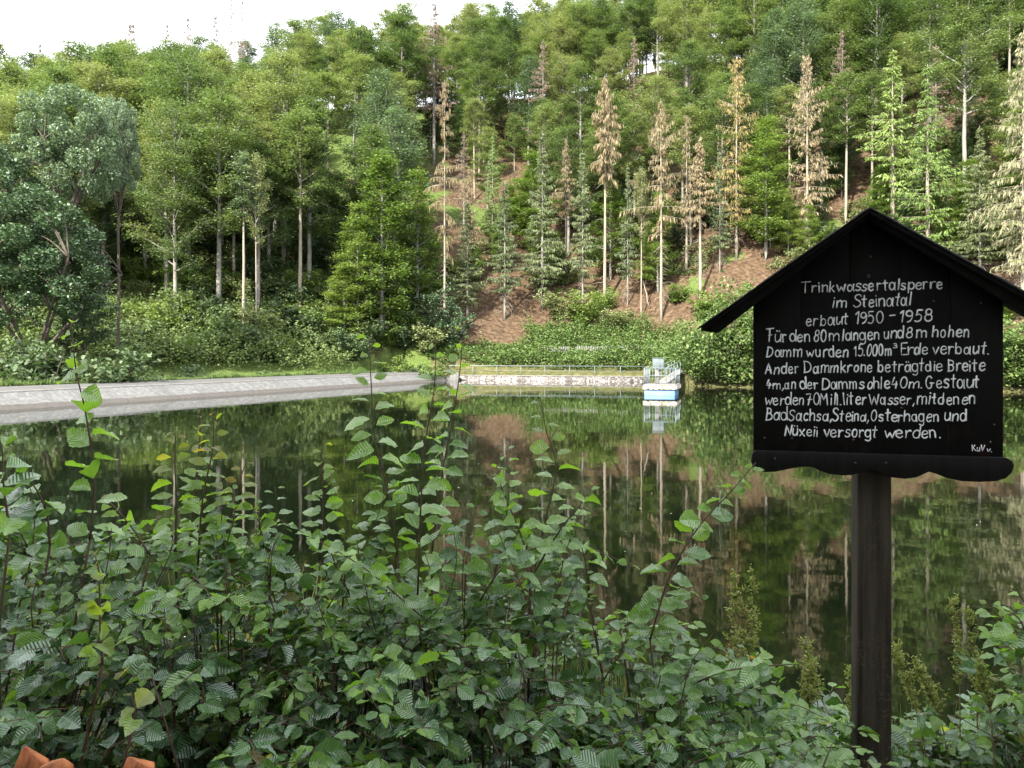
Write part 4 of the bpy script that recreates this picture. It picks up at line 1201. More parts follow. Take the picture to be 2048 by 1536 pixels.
# hand lettering: single-stroke glyphs
def arc(cx, cy, rx, ry, a0, a1, n=12):
    th = np.radians(np.linspace(a0, a1, n)); return [(cx + rx * math.cos(q), cy + ry * math.sin(q)) for q in th]
def C(*p): return ('c', list(p))
def Ln(*p): return ('l', list(p))
X = .63
BOWL = Ln(*arc(.21, .31, .20, .32, 60, 420, 18))
HUMP = lambda x, w=.36: C((x, .40), (x + w * .3, .58), (x + w * .62, .63), (x + w * .92, .54), (x + w, .38), (x + w, 0))
DOT = lambda x, y: Ln((x, y), (x + .012, y - .05))
G = {
 'T': (.62, [Ln((0, .96), (.62, 1)), C((.30, .98), (.30, .5), (.28, 0))]),
 'r': (.36, [C((.04, X), (.06, .3), (.06, 0)), C((.06, .36), (.14, .54), (.24, .61), (.36, .57))]),
 'i': (.10, [Ln((.05, .60), (.05, 0)), DOT(.05, .86)]),
 'n': (.44, [Ln((.04, X), (.04, 0)), HUMP(.04)]),
 'k': (.40, [Ln((.04, 1), (.05, 0)), Ln((.36, .62), (.06, .27)), Ln((.15, .36), (.40, 0))]),
 'w': (.60, [Ln((0, .60), (.14, 0), (.29, .46), (.45, 0), (.60, .62))]),
 'a': (.48, [Ln(*arc(.20, .31, .18, .31, 50, 410, 18)), Ln((.43, X + .02), (.43, .08), (.48, 0))]),
 's': (.36, [C((.35, .54), (.26, .62), (.12, .62), (.05, .50), (.10, .38), (.28, .28), (.35, .15), (.26, .02), (.12, 0), (.01, .08))]),
 'e': (.42, [C((.05, .30), (.22, .34), (.39, .38), (.37, .53), (.25, .63), (.11, .58), (.03, .38), (.05, .14), (.18, .0), (.30, .01), (.41, .11))]),
 't': (.34, [C((.17, .97), (.16, .4), (.16, .08), (.22, 0)), Ln((0, .66), (.34, .68))]),
 'l': (.10, [Ln((.06, 1), (.04, 0))]),
 'p': (.44, [Ln((.04, X), (.03, -.36)), Ln(*arc(.23, .31, .19, .32, 150, -200, 18))]),
 'm': (.66, [Ln((.04, X), (.04, 0)), HUMP(.04, .28), HUMP(.32, .28)]),
 'S': (.50, [C((.48, .86), (.38, .98), (.22, 1.0), (.08, .90), (.06, .74), (.16, .60), (.34, .48), (.46, .32), (.42, .12), (.26, 0), (.10, .02), (.0, .14))]),
 'b': (.44, [Ln((.05, 1), (.04, 0)), Ln(*arc(.23, .31, .19, .31, 150, -210, 18))]),
 'u': (.42, [C((.03, X), (.03, .22), (.12, .02), (.26, .04), (.38, .24)), Ln((.39, X), (.40, 0))]),
 '1': (.22, [Ln((0, .74), (.18, 1), (.18, 0))]),
 '9': (.40, [Ln(*arc(.20, .74, .18, .25, 0, 360, 16)), C((.385, .76), (.37, .40), (.28, .12), (.12, 0))]),
 '5': (.42, [Ln((.40, .98), (.11, .98), (.08, .58)), C((.08, .58), (.22, .64), (.36, .54), (.40, .34), (.34, .10), (.18, 0), (.02, .08))]),
 '0': (.44, [Ln(*arc(.22, .5, .20, .5, 90, 450, 20))]),
 '8': (.40, [Ln(*arc(.20, .76, .15, .23, -90, 270, 16)), Ln(*arc(.20, .27, .19, .27, 90, 450, 16))]),
 '-': (.28, [Ln((0, .42), (.28, .45))]),
 'F': (.52, [Ln((0, .97), (.52, 1)), C((.19, .97), (.18, .5), (.15, 0)), Ln((.17, .52), (.40, .54))]),
 'd': (.44, [BOWL, Ln((.42, 1), (.42, 0))]),
 'g': (.44, [BOWL, C((.42, X), (.42, .1), (.40, -.24), (.26, -.37), (.06, -.28))]),
 'h': (.44, [Ln((.05, 1), (.04, 0)), HUMP(.04)]),
 'D': (.56, [Ln((.07, 1), (.05, 0)), C((0, .98), (.26, .96), (.46, .78), (.53, .50), (.46, .20), (.26, .03), (.0, .0))]),
 '3': (.34, [C((.02, .9), (.18, 1), (.32, .86), (.26, .62), (.12, .54)), C((.12, .54), (.30, .48), (.34, .22), (.18, 0), (.0, .1))]),
 'E': (.44, [Ln((.44, .99), (.05, .97), (.04, 0), (.44, .01)), Ln((.05, .52), (.36, .54))]),
 'v': (.38, [Ln((0, .61), (.18, 0), (.38, .63))]),
 '.': (.10, [Ln((.03, .03), (.07, .0))]),
 ',': (.12, [C((.09, .10), (.08, 0), (.0, -.18))]),
 'A': (.56, [Ln((0, 0), (.28, 1), (.54, 0)), Ln((.10, .36), (.44, .38))]),
 'B': (.50, [Ln((.06, 1), (.05, 0)), C((0, .99), (.24, .98), (.38, .84), (.34, .62), (.06, .54)), C((.06, .54), (.34, .52), (.48, .30), (.36, .06), (.0, .0))]),
 '4': (.42, [Ln((.18, .98), (.02, .34), (.40, .38)), Ln((.28, .62), (.26, 0))]),
 'M': (.62, [Ln((0, 0), (.10, 1), (.30, .42), (.54, 1), (.60, 0))]),
 'o': (.46, [Ln(*arc(.22, .31, .165, .31, 200, 575, 20))]),
 'W': (.80, [Ln((0, 1), (.18, 0), (.40, .85), (.58, 0), (.80, 1))]),
 'c': (.38, [C((.36, .52), (.24, .63), (.10, .56), (.03, .34), (.07, .12), (.20, 0), (.36, .08))]),
 'O': (.52, [Ln(*arc(.26, .5, .23, .5, 90, 450, 20))]),
 'x': (.40, [Ln((0, .62), (.40, 0)), Ln((.38, .63), (.02, 0))]),
 'N': (.52, [Ln((0, 0), (.07, 1), (.42, 0), (.50, 1))]),
 'G': (.56, [C((.52, .84), (.38, 1), (.18, .94), (.04, .62), (.06, .24), (.24, 0), (.44, .08), (.52, .38)), Ln((.30, .42), (.56, .43))]),
 '7': (.40, [Ln((0, .95), (.40, 1), (.14, 0)), Ln((.10, .50), (.38, .52))]),
 'K': (.46, [Ln((.05, 1), (.05, 0)), Ln((.42, .98), (.06, .42)), Ln((.14, .52), (.46, 0))]),
 'V': (.50, [Ln((0, 1), (.22, 0), (.48, 1))]),
}
G['ü'] = (.42, G['u'][1] + [DOT(.10, .90), DOT(.30, .90)])
G['ä'] = (.44, G['a'][1] + [DOT(.10, .90), DOT(.30, .90)])
def smooth_pts(p, k=6):
    p = np.array(p); n = len(p)
    q = np.vstack([2 * p[0] - p[1], p, 2 * p[-1] - p[-2]])
    out = []
    for i in range(n - 1):
        for u in np.arange(k) / k:
            a, b_, c_, d_ = q[i], q[i + 1], q[i + 2], q[i + 3]
            out.append(.5 * (2 * b_ + (c_ - a) * u + (2 * a - 5 * b_ + 4 * c_ - d_) * u * u + (3 * b_ - a - 3 * c_ + d_) * u ** 3))
    return np.array(out + [p[-1]])
def densify(p, k=3):
    p = np.array(p); out = []
    for i in range(len(p) - 1):
        for u in np.arange(k) / k: out.append(p[i] * (1 - u) + p[i + 1] * u)
    return np.array(out + [p[-1]])
GR = np.random.default_rng(5)
def write(mb, text, zx0, zx1, by0, by1, cap, wt=.0029, lift=[0]):
    """letters between two places on a base line (places in the enlarged photo of the sign)"""
    adv = [G[c][0] + .14 for c in text]
    tot = sum(adv) - .14
    xx = 0.0
    for c, a in zip(text, adv):
        jx, jy, jr = GR.normal(0, .016), GR.normal(0, .022), GR.normal(0, .045)
        js = 1 + GR.normal(0, .05)
        for kind, pts in G[c][1]:
            p = smooth_pts(pts) if kind == 'c' else densify(pts)
            p = p * js * np.array([1 + GR.normal(0, .06), 1 + GR.normal(0, .03)]) + GR.normal(0, .012, 2)
            ph_ = GR.uniform(0, 6, 2); tt_ = np.linspace(0, 1, len(p))
            p = p + np.column_stack([np.sin(tt_ * 5 + ph_[0]), np.sin(tt_ * 4 + ph_[1])]) * .009
            p = np.column_stack([p[:, 0] + p[:, 1] * (.04 + jr), p[:, 1]])
            f = (xx + p[:, 0] + jx) / tot
            zx = zx0 + (zx1 - zx0) * f
            zy = by0 + (by1 - by0) * f - (p[:, 1] + jy) * cap
            q = np.array([ZB(a_, b_) for a_, b_ in zip(zx, zy)])
            q3 = np.column_stack([q[:, 0], np.full(len(q), -.0010), q[:, 1]])
            r = wt * (1 + .2 * np.sin(np.linspace(0, 5, len(q)) + GR.uniform(0, 6))) * GR.uniform(.75, 1.15)
            e0 = q3[:1] - (q3[1:2] - q3[:1]) / (np.linalg.norm(q3[1] - q3[0]) + 1e-9) * wt * .7
            e1 = q3[-1:] + (q3[-1:] - q3[-2:-1]) / (np.linalg.norm(q3[-1] - q3[-2]) + 1e-9) * wt * .7
            q3 = np.vstack([e0, q3, e1]); r = np.concatenate([[wt * .45], r, [wt * .4]])
            mb.tube(q3, r, 7, flat=(1, .32))
        xx += a
LINES = [
 ('Trinkwassertalsperre', [('Trinkwassertalsperre', 590, 1335, 490, 468, 57)]),
 ('im Steinatal', [('im', 752, 830, 570, 569, 58), ('Steinatal', 866, 1166, 570, 557, 64)]),
 ('erbaut 1950-1958', [('erbaut', 612, 834, 666, 659, 60), ('1950', 872, 1025, 656, 650, 62), ('-', 1056, 1080, 640, 640, 60), ('1958', 1108, 1276, 648, 642, 62)]),
 ('Für den 80m langen und 8m hohen', [('Für', 405, 512, 754, 750, 62), ('den', 528, 634, 750, 749, 58), ('80', 655, 718, 748, 748, 62), ('m', 735, 790, 747, 747, 60), ('langen', 808, 1000, 746, 738, 60), ('und', 1028, 1126, 735, 732, 60), ('8m', 1146, 1250, 729, 728, 60), ('hohen', 1282, 1478, 727, 724, 62)]),
 ('Damm wurden 15.000m3 Erde verbaut.', [('Damm', 402, 590, 833, 830, 56), ('wurden', 618, 836, 831, 829, 58), ('15.000m', 868, 1068, 828, 822, 58), ('3', 1074, 1092, 785, 785, 24), ('Erde', 1115, 1256, 821, 818, 60), ('verbaut.', 1286, 1582, 818, 814, 62)]),
 ('An der Dammkrone beträgt die Breite', [('Ander', 400, 576, 921, 918, 58), ('Dammkrone', 605, 966, 916, 911, 58), ('beträgt', 994, 1234, 910, 906, 60), ('die', 1246, 1335, 906, 906, 60), ('Breite', 1366, 1556, 906, 904, 62)]),
 ('4m, an der Dammsohle 40m. Gestaut', [('4m,', 400, 496, 1000, 999, 44), ('an', 502, 560, 1000, 1000, 56), ('der', 582, 680, 1001, 1001, 58), ('Dammsohle', 698, 1056, 1002, 998, 60), ('40m.', 1066, 1228, 998, 996, 52), ('Gestaut', 1248, 1530, 997, 994, 66)]),
 ('werden 70 Mill. Liter Wasser, mit denen', [('werden', 396, 602, 1085, 1084, 58), ('70', 617, 680, 1085, 1085, 60), ('Mill.', 690, 800, 1085, 1084, 60), ('liter', 814, 932, 1084, 1083, 62), ('Wasser,', 950, 1186, 1083, 1082, 58), ('mit', 1200, 1305, 1082, 1080, 64), ('denen', 1312, 1508, 1082, 1080, 60)]),
 ('Bad Sachsa, Steina, Osterhagen und', [('Bad', 400, 510, 1164, 1165, 62), ('Sachsa,', 520, 748, 1168, 1170, 58), ('Steina,', 754, 946, 1170, 1171, 58), ('Osterhagen', 957, 1316, 1172, 1172, 58), ('und', 1346, 1464, 1172, 1170, 62)]),
 ('Nüxeii versorgt werden.', [('Nüxeii', 500, 676, 1248, 1252, 56), ('versorgt', 710, 990, 1254, 1256, 60), ('werden.', 1030, 1326, 1258, 1260, 60)]),
 ('KuVv.', [('KuV', 1494, 1560, 1328, 1330, 30), ('v.', 1570, 1598, 1333, 1335, 26)]),
]
for txt, words in LINES:
    mb = MB()
    for w in words:
        write(mb, *w, wt=.0021 if w[5] > 32 else .0014)
    o = mb.build('lettering', M['white_paint'], sign)
    o['label'] = 'white hand-painted line reading ' + txt

# ----------------------------------------------------------------- foreground hedge
t = NT('hornbeam_leaf')
uvn = t.n('ShaderNodeUVMap', uv_map='UVMap'); su = t.n('ShaderNodeSeparateXYZ'); t.l(uvn.outputs[0], su.inputs[0])
ud = t.n('ShaderNodeUVMap', uv_map='leaf_data'); sd = t.n('ShaderNodeSeparateXYZ'); t.l(ud.outputs[0], sd.inputs[0])
au = t.math('ABSOLUTE', t.math('SUBTRACT', su.outputs[0], .5))
vv = t.math('SUBTRACT', t.math('MULTIPLY', su.outputs[1], 9.5), t.math('MULTIPLY', au, 5.0))
fr = t.math('FRACT', vv)
pleat = t.math('ABSOLUTE', t.math('SUBTRACT', fr, .5))           # .5 at a vein, 0 between
vein = t.math('GREATER_THAN', pleat, .40)
mid = t.math('LESS_THAN', au, .035)
vm = t.math('MAXIMUM', vein, mid)
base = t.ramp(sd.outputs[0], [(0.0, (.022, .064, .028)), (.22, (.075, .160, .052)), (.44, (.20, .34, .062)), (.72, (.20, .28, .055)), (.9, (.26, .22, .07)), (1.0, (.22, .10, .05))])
hue = t.mix(t.math('MULTIPLY', sd.outputs[1], .30), base, (.050, .105, .060))
c = t.mix(t.math('MULTIPLY', vm, .30), hue, (.16, .24, .09))
hgt = t.math('MULTIPLY', pleat, -1.0)
nm = t.bump(hgt, 1.0, .0030)
pb = t.principled(c, .27, 1.0, nm)
tr = t.n('ShaderNodeBsdfTranslucent')
t.l(t.mix(1.0, c, (1.7, 1.9, .45), 'MULTIPLY'), tr.inputs['Color']); t.l(nm, tr.inputs['Normal'])
mx = t.n('ShaderNodeMixShader'); t.l(t.math('ADD', t.math('MULTIPLY', sd.outputs[0], .62), .09), mx.inputs[0])
t.l(pb, mx.inputs[1]); t.l(tr.outputs[0], mx.inputs[2])
M['hornbeam'] = t.finish(mx.outputs[0])
M['twig'] = plain_mat('hedge_twig', (.035, .022, .014), (.09, .055, .035), 30, .7, .3)
M['twig_green'] = plain_mat('weed_stem', (.10, .08, .03), (.20, .13, .06), 30, .7, .3)

# leaf template: length along y, 0..1, width along x; toothed outline
def leaf_template(rows=11, teeth=True):
    ts = np.linspace(0, 1, rows)
    wprof = np.sin(PI * ts ** .80) ** .72 * .32 + .002
    v, uv = [], []
    for i, (tt, w) in enumerate(zip(ts, wprof)):
        if teeth and 0 < i < rows - 1: w *= (1.07 if i % 2 else .95)
        for k in (-1, -.5, 0, .5, 1):
            shift = .10 * abs(k) * (1 - tt) * (1 if 0 < i < rows - 1 else 0)
            v.append((w * k, tt + shift, 0)); uv.append((.5 + k * .5 * (w / .33), tt + shift))
    f = [(i * 5 + j, i * 5 + j + 1, (i + 1) * 5 + j + 1, (i + 1) * 5 + j) for i in range(rows - 1) for j in range(4)]
    return np.array(v), np.array(uv), np.array(f)
LT, LUV, LF = leaf_template()

class Leaves:
    def __init__(self): self.p, self.ax, self.nr, self.s, self.d = [], [], [], [], []
    def add(self, p, ax, nr, s, age):
        self.p.append(p); self.ax.append(ax); self.nr.append(nr); self.s.append(s); self.d.append(age)
    def mesh(self, rng, T=LT, UV=LUV, F=LF, fold=.32, droop=.45):
        n = len(self.p)
        p = np.array(self.p); ax = np.array(self.ax); nr = np.array(self.nr); s = np.array(self.s)
        ax /= np.linalg.norm(ax, axis=1)[:, None]
        nr = nr - (nr * ax).sum(1)[:, None] * ax; nr /= np.linalg.norm(nr, axis=1)[:, None] + 1e-9
        bx_ = np.cross(ax, nr)
        m = len(T)
        fo = rng.normal(fold, .28, n)[:, None]; dr = rng.normal(droop, .36, n)[:, None]; tw = rng.normal(0, .42, n)[:, None]
        wf = rng.uniform(.85, 1.2, n)[:, None]
        x = T[None, :, 0] * wf; y = np.broadcast_to(T[None, :, 1], (n, m)).copy()
        zz = fo * np.abs(x) - dr * y * y * .5 + tw * x * y + .018 * np.sin(y * 19 + rng.uniform(0, 6, n)[:, None]) * np.abs(x) * 5
        V = p[:, None, :] + s[:, None, None] * (bx_[:, None, :] * x[..., None] + ax[:, None, :] * y[..., None] + nr[:, None, :] * zz[..., None])
        Fq = (np.arange(n)[:, None, None] * m + F[None]).reshape(-1, 4)
        uv = np.broadcast_to(UV[F.reshape(-1)][None], (n, F.size, 2)).reshape(-1, 2)
        d = np.column_stack([np.array(self.d), rng.uniform(0, 1, n)])
        uv2 = np.repeat(d, F.size, axis=0)
        mb = MB(); mb.quads(V.reshape(-1, 3), Fq, uv, uv2)
        return mb

HR = np.random.default_rng(11)
SKY = np.array([0, .10, 1.0])
def spray(tw, lv, p0, d, L, size, age, rng, bend=-.25, step=.026, rad=.0016, plane=None, upright=False):
    """a twig with two ranks of leaves"""
    d = np.array(d, float); d /= np.linalg.norm(d)
    pts = curve(p0, d, L, bend, 6, .06, rng)
    tw.tube(pts, np.linspace(rad, rad * .45, len(pts)), 5)
    n = max(3, int(L / step))
    for i in range(n):
        u = (i + .6) / n
        q = interp_path(pts, np.array([u]))[0]
        t_ = interp_path(pts, np.array([min(u + .05, .999)]))[0] - interp_path(pts, np.array([max(u - .05, 0)]))[0]
        t_ /= np.linalg.norm(t_) + 1e-9
        side = np.cross(t_, SKY if not upright else plane); side /= np.linalg.norm(side) + 1e-9
        sg = 1 if i % 2 else -1
        sz = size * (1.05 - .45 * max(0, u - .55) / .45) * rng.uniform(.6, 1.3)
        if upright:
            ax = side * sg + t_ * rng.uniform(.05, .55) + rng.normal(0, .28, 3)
            nr = np.array([0, -.15, 1.0]) + rng.normal(0, .33, 3)
        else:
            ax = side * sg * .9 + t_ * rng.uniform(.35, .8) + rng.normal(0, .16, 3) + np.array([0, 0, -.12])
            nr = SKY + np.array([0, -.34, 0]) + rng.normal(0, .5, 3)
        lv.add(q + ax / np.linalg.norm(ax) * .006, ax, nr, sz, np.clip(age(u) + rng.normal(0, .07), 0, 1) if rng.uniform() > .012 else rng.uniform(.85, 1.0))
    # end leaf
    lv.add(pts[-1], t_ + rng.normal(0, .2, 3), SKY + rng.normal(0, .3, 3), size * .55, np.clip(age(1.0) + .05, 0, 1))

HX = [-260, 0, 120, 250, 400, 520, 620, 800, 1000, 1100, 1220, 1360, 1480, 1570, 1660, 1760]
HYP = [1010, 1010, 1040, 1075, 1040, 1070, 1110, 1085, 1110, 1150, 1190, 1225, 1275, 1370, 1470, 1560]
def hedge_top(px): return np.interp(px, HX, HYP)
DB_, DF = 2.35, 1.45               # back and front of the hedge as distances from the camera
def hedge_z(x, y):
    """top surface of the hedge: level at the back, rounding down toward the viewer"""
    px = CX + x / 2.2 * FX
    zc = EYE + (HY - hedge_top(px)) / FX * 2.25
    f = np.clip((2.15 - y) / .75, 0, 1)
    lump = (vnoise(x, y, .26, 31) - .5) * .15 + (vnoise(x, y, .11, 32) - .5) * .07
    return zc - .34 * f ** 1.5 + lump - .06

SPANS = [(-2.3, -.95, 'hornbeam bush at the left with a dark hollow and yellowish young leaves', 1),
         (-.95, -.30, 'hornbeam bush with a crowded tuft of reddish-tipped shoots, left of centre', 2),
         (-.30, .30, 'broad hornbeam bush with tall upright shoots at the centre of the foreground', 3),
         (.30, 1.0, 'hornbeam bush with one long arching shoot just left of the sign post', 4)]
def age_mature(u): return .10 + .16 * u
bushes = []
for k, (xa, xb, lab, seed) in enumerate(SPANS):
    rng = np.random.default_rng(300 + seed)
    root = thing('hornbeam_bush', ((xa + xb) / 2, 1.95, ground1((xa + xb) / 2, 1.95)), lab, 'bush', 'hornbeam bushes along the near shore')
    inv = np.array(root.location)
    tw, lv = MB(), Leaves()
    area = (xb - xa)
    # main stems
    for i in range(int(area * 7)):
        x = rng.uniform(xa, xb); y = rng.uniform(1.75, 2.2)
        zt = float(hedge_z(np.array([x]), np.array([y]))[0]) - .02
        b0 = np.array([x + rng.normal(0, .1), 1.95 + rng.normal(0, .08), inv[2] - .05])
        pts = curve(b0, (np.array([x, y, zt]) - b0), np.linalg.norm(np.array([x, y, zt]) - b0), 0, 6, .05, rng)
        tw.tube(pts, np.linspace(.0055, .0014, len(pts)), 6)
    # leafy sprays through the outer shell
    n = int(area * 620)
    for i in range(n):
        x = rng.uniform(xa, xb); y = DF - .05 + (DB_ - DF + .1) * rng.uniform() ** .85
        top = float(hedge_z(np.array([x]), np.array([y]))[0])
        dep = rng.exponential(.10)
        if y < DF + .12: dep += rng.uniform(0, .35)
        pxx = CX + x / y * FX
        if pxx > 1665: continue
        z = top - .06 - dep
        if pxx < 480 and y < 1.98 and rng.uniform() < .8: z -= rng.uniform(.25, .6)
        if vnoise(np.array([x]), np.array([y]), .20, 41)[0] < .42 and rng.uniform() < .85: z -= rng.uniform(.14, .4)
        az = rng.uniform(0, 2 * PI)
        d = np.array([math.cos(az), math.sin(az) * .9 - .15, rng.uniform(-.05, .55)])
        L = rng.uniform(.10, .24)
        yl = .0
        a0 = rng.uniform(-.08, .10) + (.10 if y > 1.95 else 0)
        if i % 5 == 0:
            b0 = np.array([inv[0] + (x - inv[0]) * .55, 1.95, inv[2] - .05]); e0 = np.array([x, y, z])
            tw.tube(smooth_pts([b0, b0 * .4 + e0 * .6 + np.array([0, 0, .04]), e0], 3), np.linspace(.003, .0015, 7), 4)
        spray(tw, lv, (x, y, z), d, L, rng.uniform(.036, .060) * (1.25 if y < 1.8 else 1), lambda u, a0=a0: .12 + a0 + .14 * u, rng)
    # leaves deeper inside the bush, down to the ground
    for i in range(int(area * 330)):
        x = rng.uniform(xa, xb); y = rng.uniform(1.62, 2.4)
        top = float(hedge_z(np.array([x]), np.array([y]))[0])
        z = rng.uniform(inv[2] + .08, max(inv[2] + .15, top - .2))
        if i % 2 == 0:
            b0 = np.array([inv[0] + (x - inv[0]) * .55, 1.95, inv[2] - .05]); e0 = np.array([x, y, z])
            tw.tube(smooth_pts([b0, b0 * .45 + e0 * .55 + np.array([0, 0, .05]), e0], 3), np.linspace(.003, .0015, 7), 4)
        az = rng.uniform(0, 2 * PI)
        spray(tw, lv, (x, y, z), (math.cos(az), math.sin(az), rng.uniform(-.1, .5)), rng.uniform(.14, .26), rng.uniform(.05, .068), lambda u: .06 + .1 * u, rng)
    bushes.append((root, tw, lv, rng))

# the upright shoots, each traced as: photo points from foot to tip, distance, leaf size, ages at foot and tip
def shoot(k, path, d, size, a0, a1, step=.030, rad=.0030, dtip=None):
    root, tw, lv, rng = bushes[k]
    P3 = np.array([P(px, py, d + (0 if dtip is None else (dtip - d) * i / (len(path) - 1))) for i, (px, py) in enumerate(path)])
    pts = smooth_pts(P3, 5)
    tw.tube(pts, np.linspace(rad, rad * .35, len(pts)), 6)
    rb = np.array(root.location); b0 = np.array([rb[0] + (pts[0][0] - rb[0]) * .6, rb[1] + (pts[0][1] - rb[1]) * .5, rb[2] - .05])
    tw.tube(smooth_pts([b0, b0 * .4 + pts[0] * .6 + np.array([0, 0, -.04]), pts[0]], 4), np.linspace(rad * 1.3, rad, 9), 5)
    seg = np.linalg.norm(np.diff(pts, axis=0), axis=1); cum = np.concatenate([[0], np.cumsum(seg)]); L = cum[-1]
    n = int(L / (step * .68)); ang = rng.uniform(0, PI)
    for i in range(n + 1):
        s = L * (i + .3) / (n + .6)
        q = np.array([np.interp(s, cum, pts[:, j]) for j in range(3)])
        q2 = np.array([np.interp(min(s + .01, L), cum, pts[:, j]) for j in range(3)]); q1 = np.array([np.interp(max(s - .01, 0), cum, pts[:, j]) for j in range(3)])
        t_ = (q2 - q1) / (np.linalg.norm(q2 - q1) + 1e-9)
        u = s / L
        a = ang + (PI if i % 2 else 0) + rng.normal(0, .35)
        hor = np.array([math.cos(a), math.sin(a) * .8, 0])
        ax = hor + t_ * rng.uniform(.0, .5) + np.array([0, 0, rng.uniform(-.25, .15)])
        nr = np.array([0, -.5, .85]) + t_ * .2 + rng.normal(0, .42, 3)
        sz = 1.02 * size * rng.uniform(.8, 1.15) * (1.0 - .62 * max(0, u - .62) / .38)
        lv.add(q + ax / np.linalg.norm(ax) * .008, ax, nr, sz, np.clip(a0 + (a1 - a0) * u + rng.normal(0, .06), 0, 1))
SHOOTS = [
 (0, [(180, 1080), (188, 960), (172, 830), (152, 740), (142, 640)], 2.0, .075, .35, .62, .042),
 (0, [(20, 1060), (8, 980), (4, 900), (-10, 850)], 1.9, .075, .22, .42, .034),
 (0, [(100, 1090), (92, 1020), (60, 960), (30, 930)], 2.0, .07, .22, .40, .032),
 (0, [(205, 1330), (200, 1240), (198, 1150), (190, 1110)], 1.75, .050, .70, .80, .022),
 (0, [(265, 1460), (270, 1420), (262, 1390)], 1.5, .050, .70, .82, .02),
 (0, [(300, 1110), (260, 1050), (215, 1000)], 2.1, .055, .25, .75, .026),
 (1, [(350, 1110), (352, 1000), (350, 920), (352, 860)], 2.2, .050, .40, .93, .026),
 (1, [(395, 1140), (405, 1000), (425, 900), (428, 825)], 2.15, .056, .40, .90, .026),
 (1, [(380, 1080), (392, 960), (400, 870), (398, 822)], 2.25, .046, .42, .96, .025),
 (1, [(440, 1120), (465, 1020), (480, 960), (492, 925)], 2.2, .050, .42, .95, .025),
 (1, [(540, 1150), (520, 1060), (520, 1010)], 2.2, .052, .36, .70, .026),
 (1, [(640, 1120), (646, 1000), (642, 930), (648, 885)], 2.25, .048, .36, .78, .027),
 (1, [(690, 1150), (690, 1090), (700, 1050)], 2.2, .050, .34, .60, .027),
 (2, [(795, 1110), (775, 980), (750, 880), (742, 760), (738, 672)], 2.2, .060, .34, .60, .033),
 (2, [(835, 1200), (842, 1000), (852, 880), (868, 780), (872, 690)], 2.1, .064, .34, .56, .032),
 (2, [(862, 1120), (882, 960), (905, 840), (920, 740), (926, 655)], 2.25, .060, .32, .58, .032),
 (2, [(1060, 1120), (1030, 1040), (1005, 980), (992, 932)], 2.2, .060, .36, .58, .031),
 (2, [(1070, 1130), (1098, 1010), (1112, 930), (1092, 860), (1082, 800)], 2.25, .056, .34, .74, .033),
 (2, [(1060, 1160), (1120, 1060), (1160, 1010), (1190, 965)], 2.15, .060, .34, .55, .03),
 (2, [(930, 1260), (1010, 1130), (1130, 1085), (1262, 1130)], 2.1, .060, .28, .44, .028),
 (2, [(960, 1320), (840, 1230), (720, 1130), (560, 1040)], 2.0, .060, .25, .46, .028),
 (3, [(1180, 1200), (1172, 1130), (1160, 1080)], 2.2, .060, .30, .50, .03),
 (3, [(1300, 1280), (1340, 1150), (1400, 1050), (1460, 985), (1512, 925)], 2.15, .066, .28, .48, .030),
 (3, [(1330, 1400), (1440, 1345), (1560, 1330), (1608, 1328)], 2.05, .062, .22, .38, .028),
 (3, [(1240, 1260), (1300, 1215), (1360, 1180), (1400, 1195)], 2.2, .058, .24, .42, .028),
]
for k, path, d, size, a0, a1, step in SHOOTS:
    shoot(k, path, d, size, a0, a1, step)
# many shorter leafy shoots that roughen the outline
for i in range(60):
    k = int(HR.choice([0, 1, 2, 3], p=[.25, .25, .3, .2]))
    xa, xb = SPANS[k][:2]
    d = HR.uniform(1.92, 2.32); x = HR.uniform(xa, xb)
    px = CX + x / d * FX
    if px < -40: continue
    zt = float(hedge_z(np.array([x]), np.array([d]))[0])
    py = HY - (zt - EYE) / d * FX + 60
    hh = HR.gamma(2.2, .055) * (1.2 if px < 1200 else .6)
    up = min(hh, .34) / d * FX + 70
    sw = HR.normal(0, .28) * up
    b_ = HR.uniform(-.12, .12) * up
    a1 = HR.uniform(.26, .46) + (.14 if 300 < px < 560 and HR.uniform() < .4 else 0)
    shoot(k, [(px, py), (px + sw * .4 + b_, py - up * .4), (px + sw * .75 + b_, py - up * .75), (px + sw, py - up)], d, HR.uniform(.040, .058), .20, a1, .026, .0022)
for root, tw, lv, rng in bushes:
    off = np.array(root.location)
    for i in range(len(tw.v)): tw.v[i] = tw.v[i] - off
    lv.p = [q - off for q in lv.p]
    tw.build('branches', M['twig'], root, smooth=True)
    lv.mesh(rng).build('foliage', M['hornbeam'], root, smooth=True)

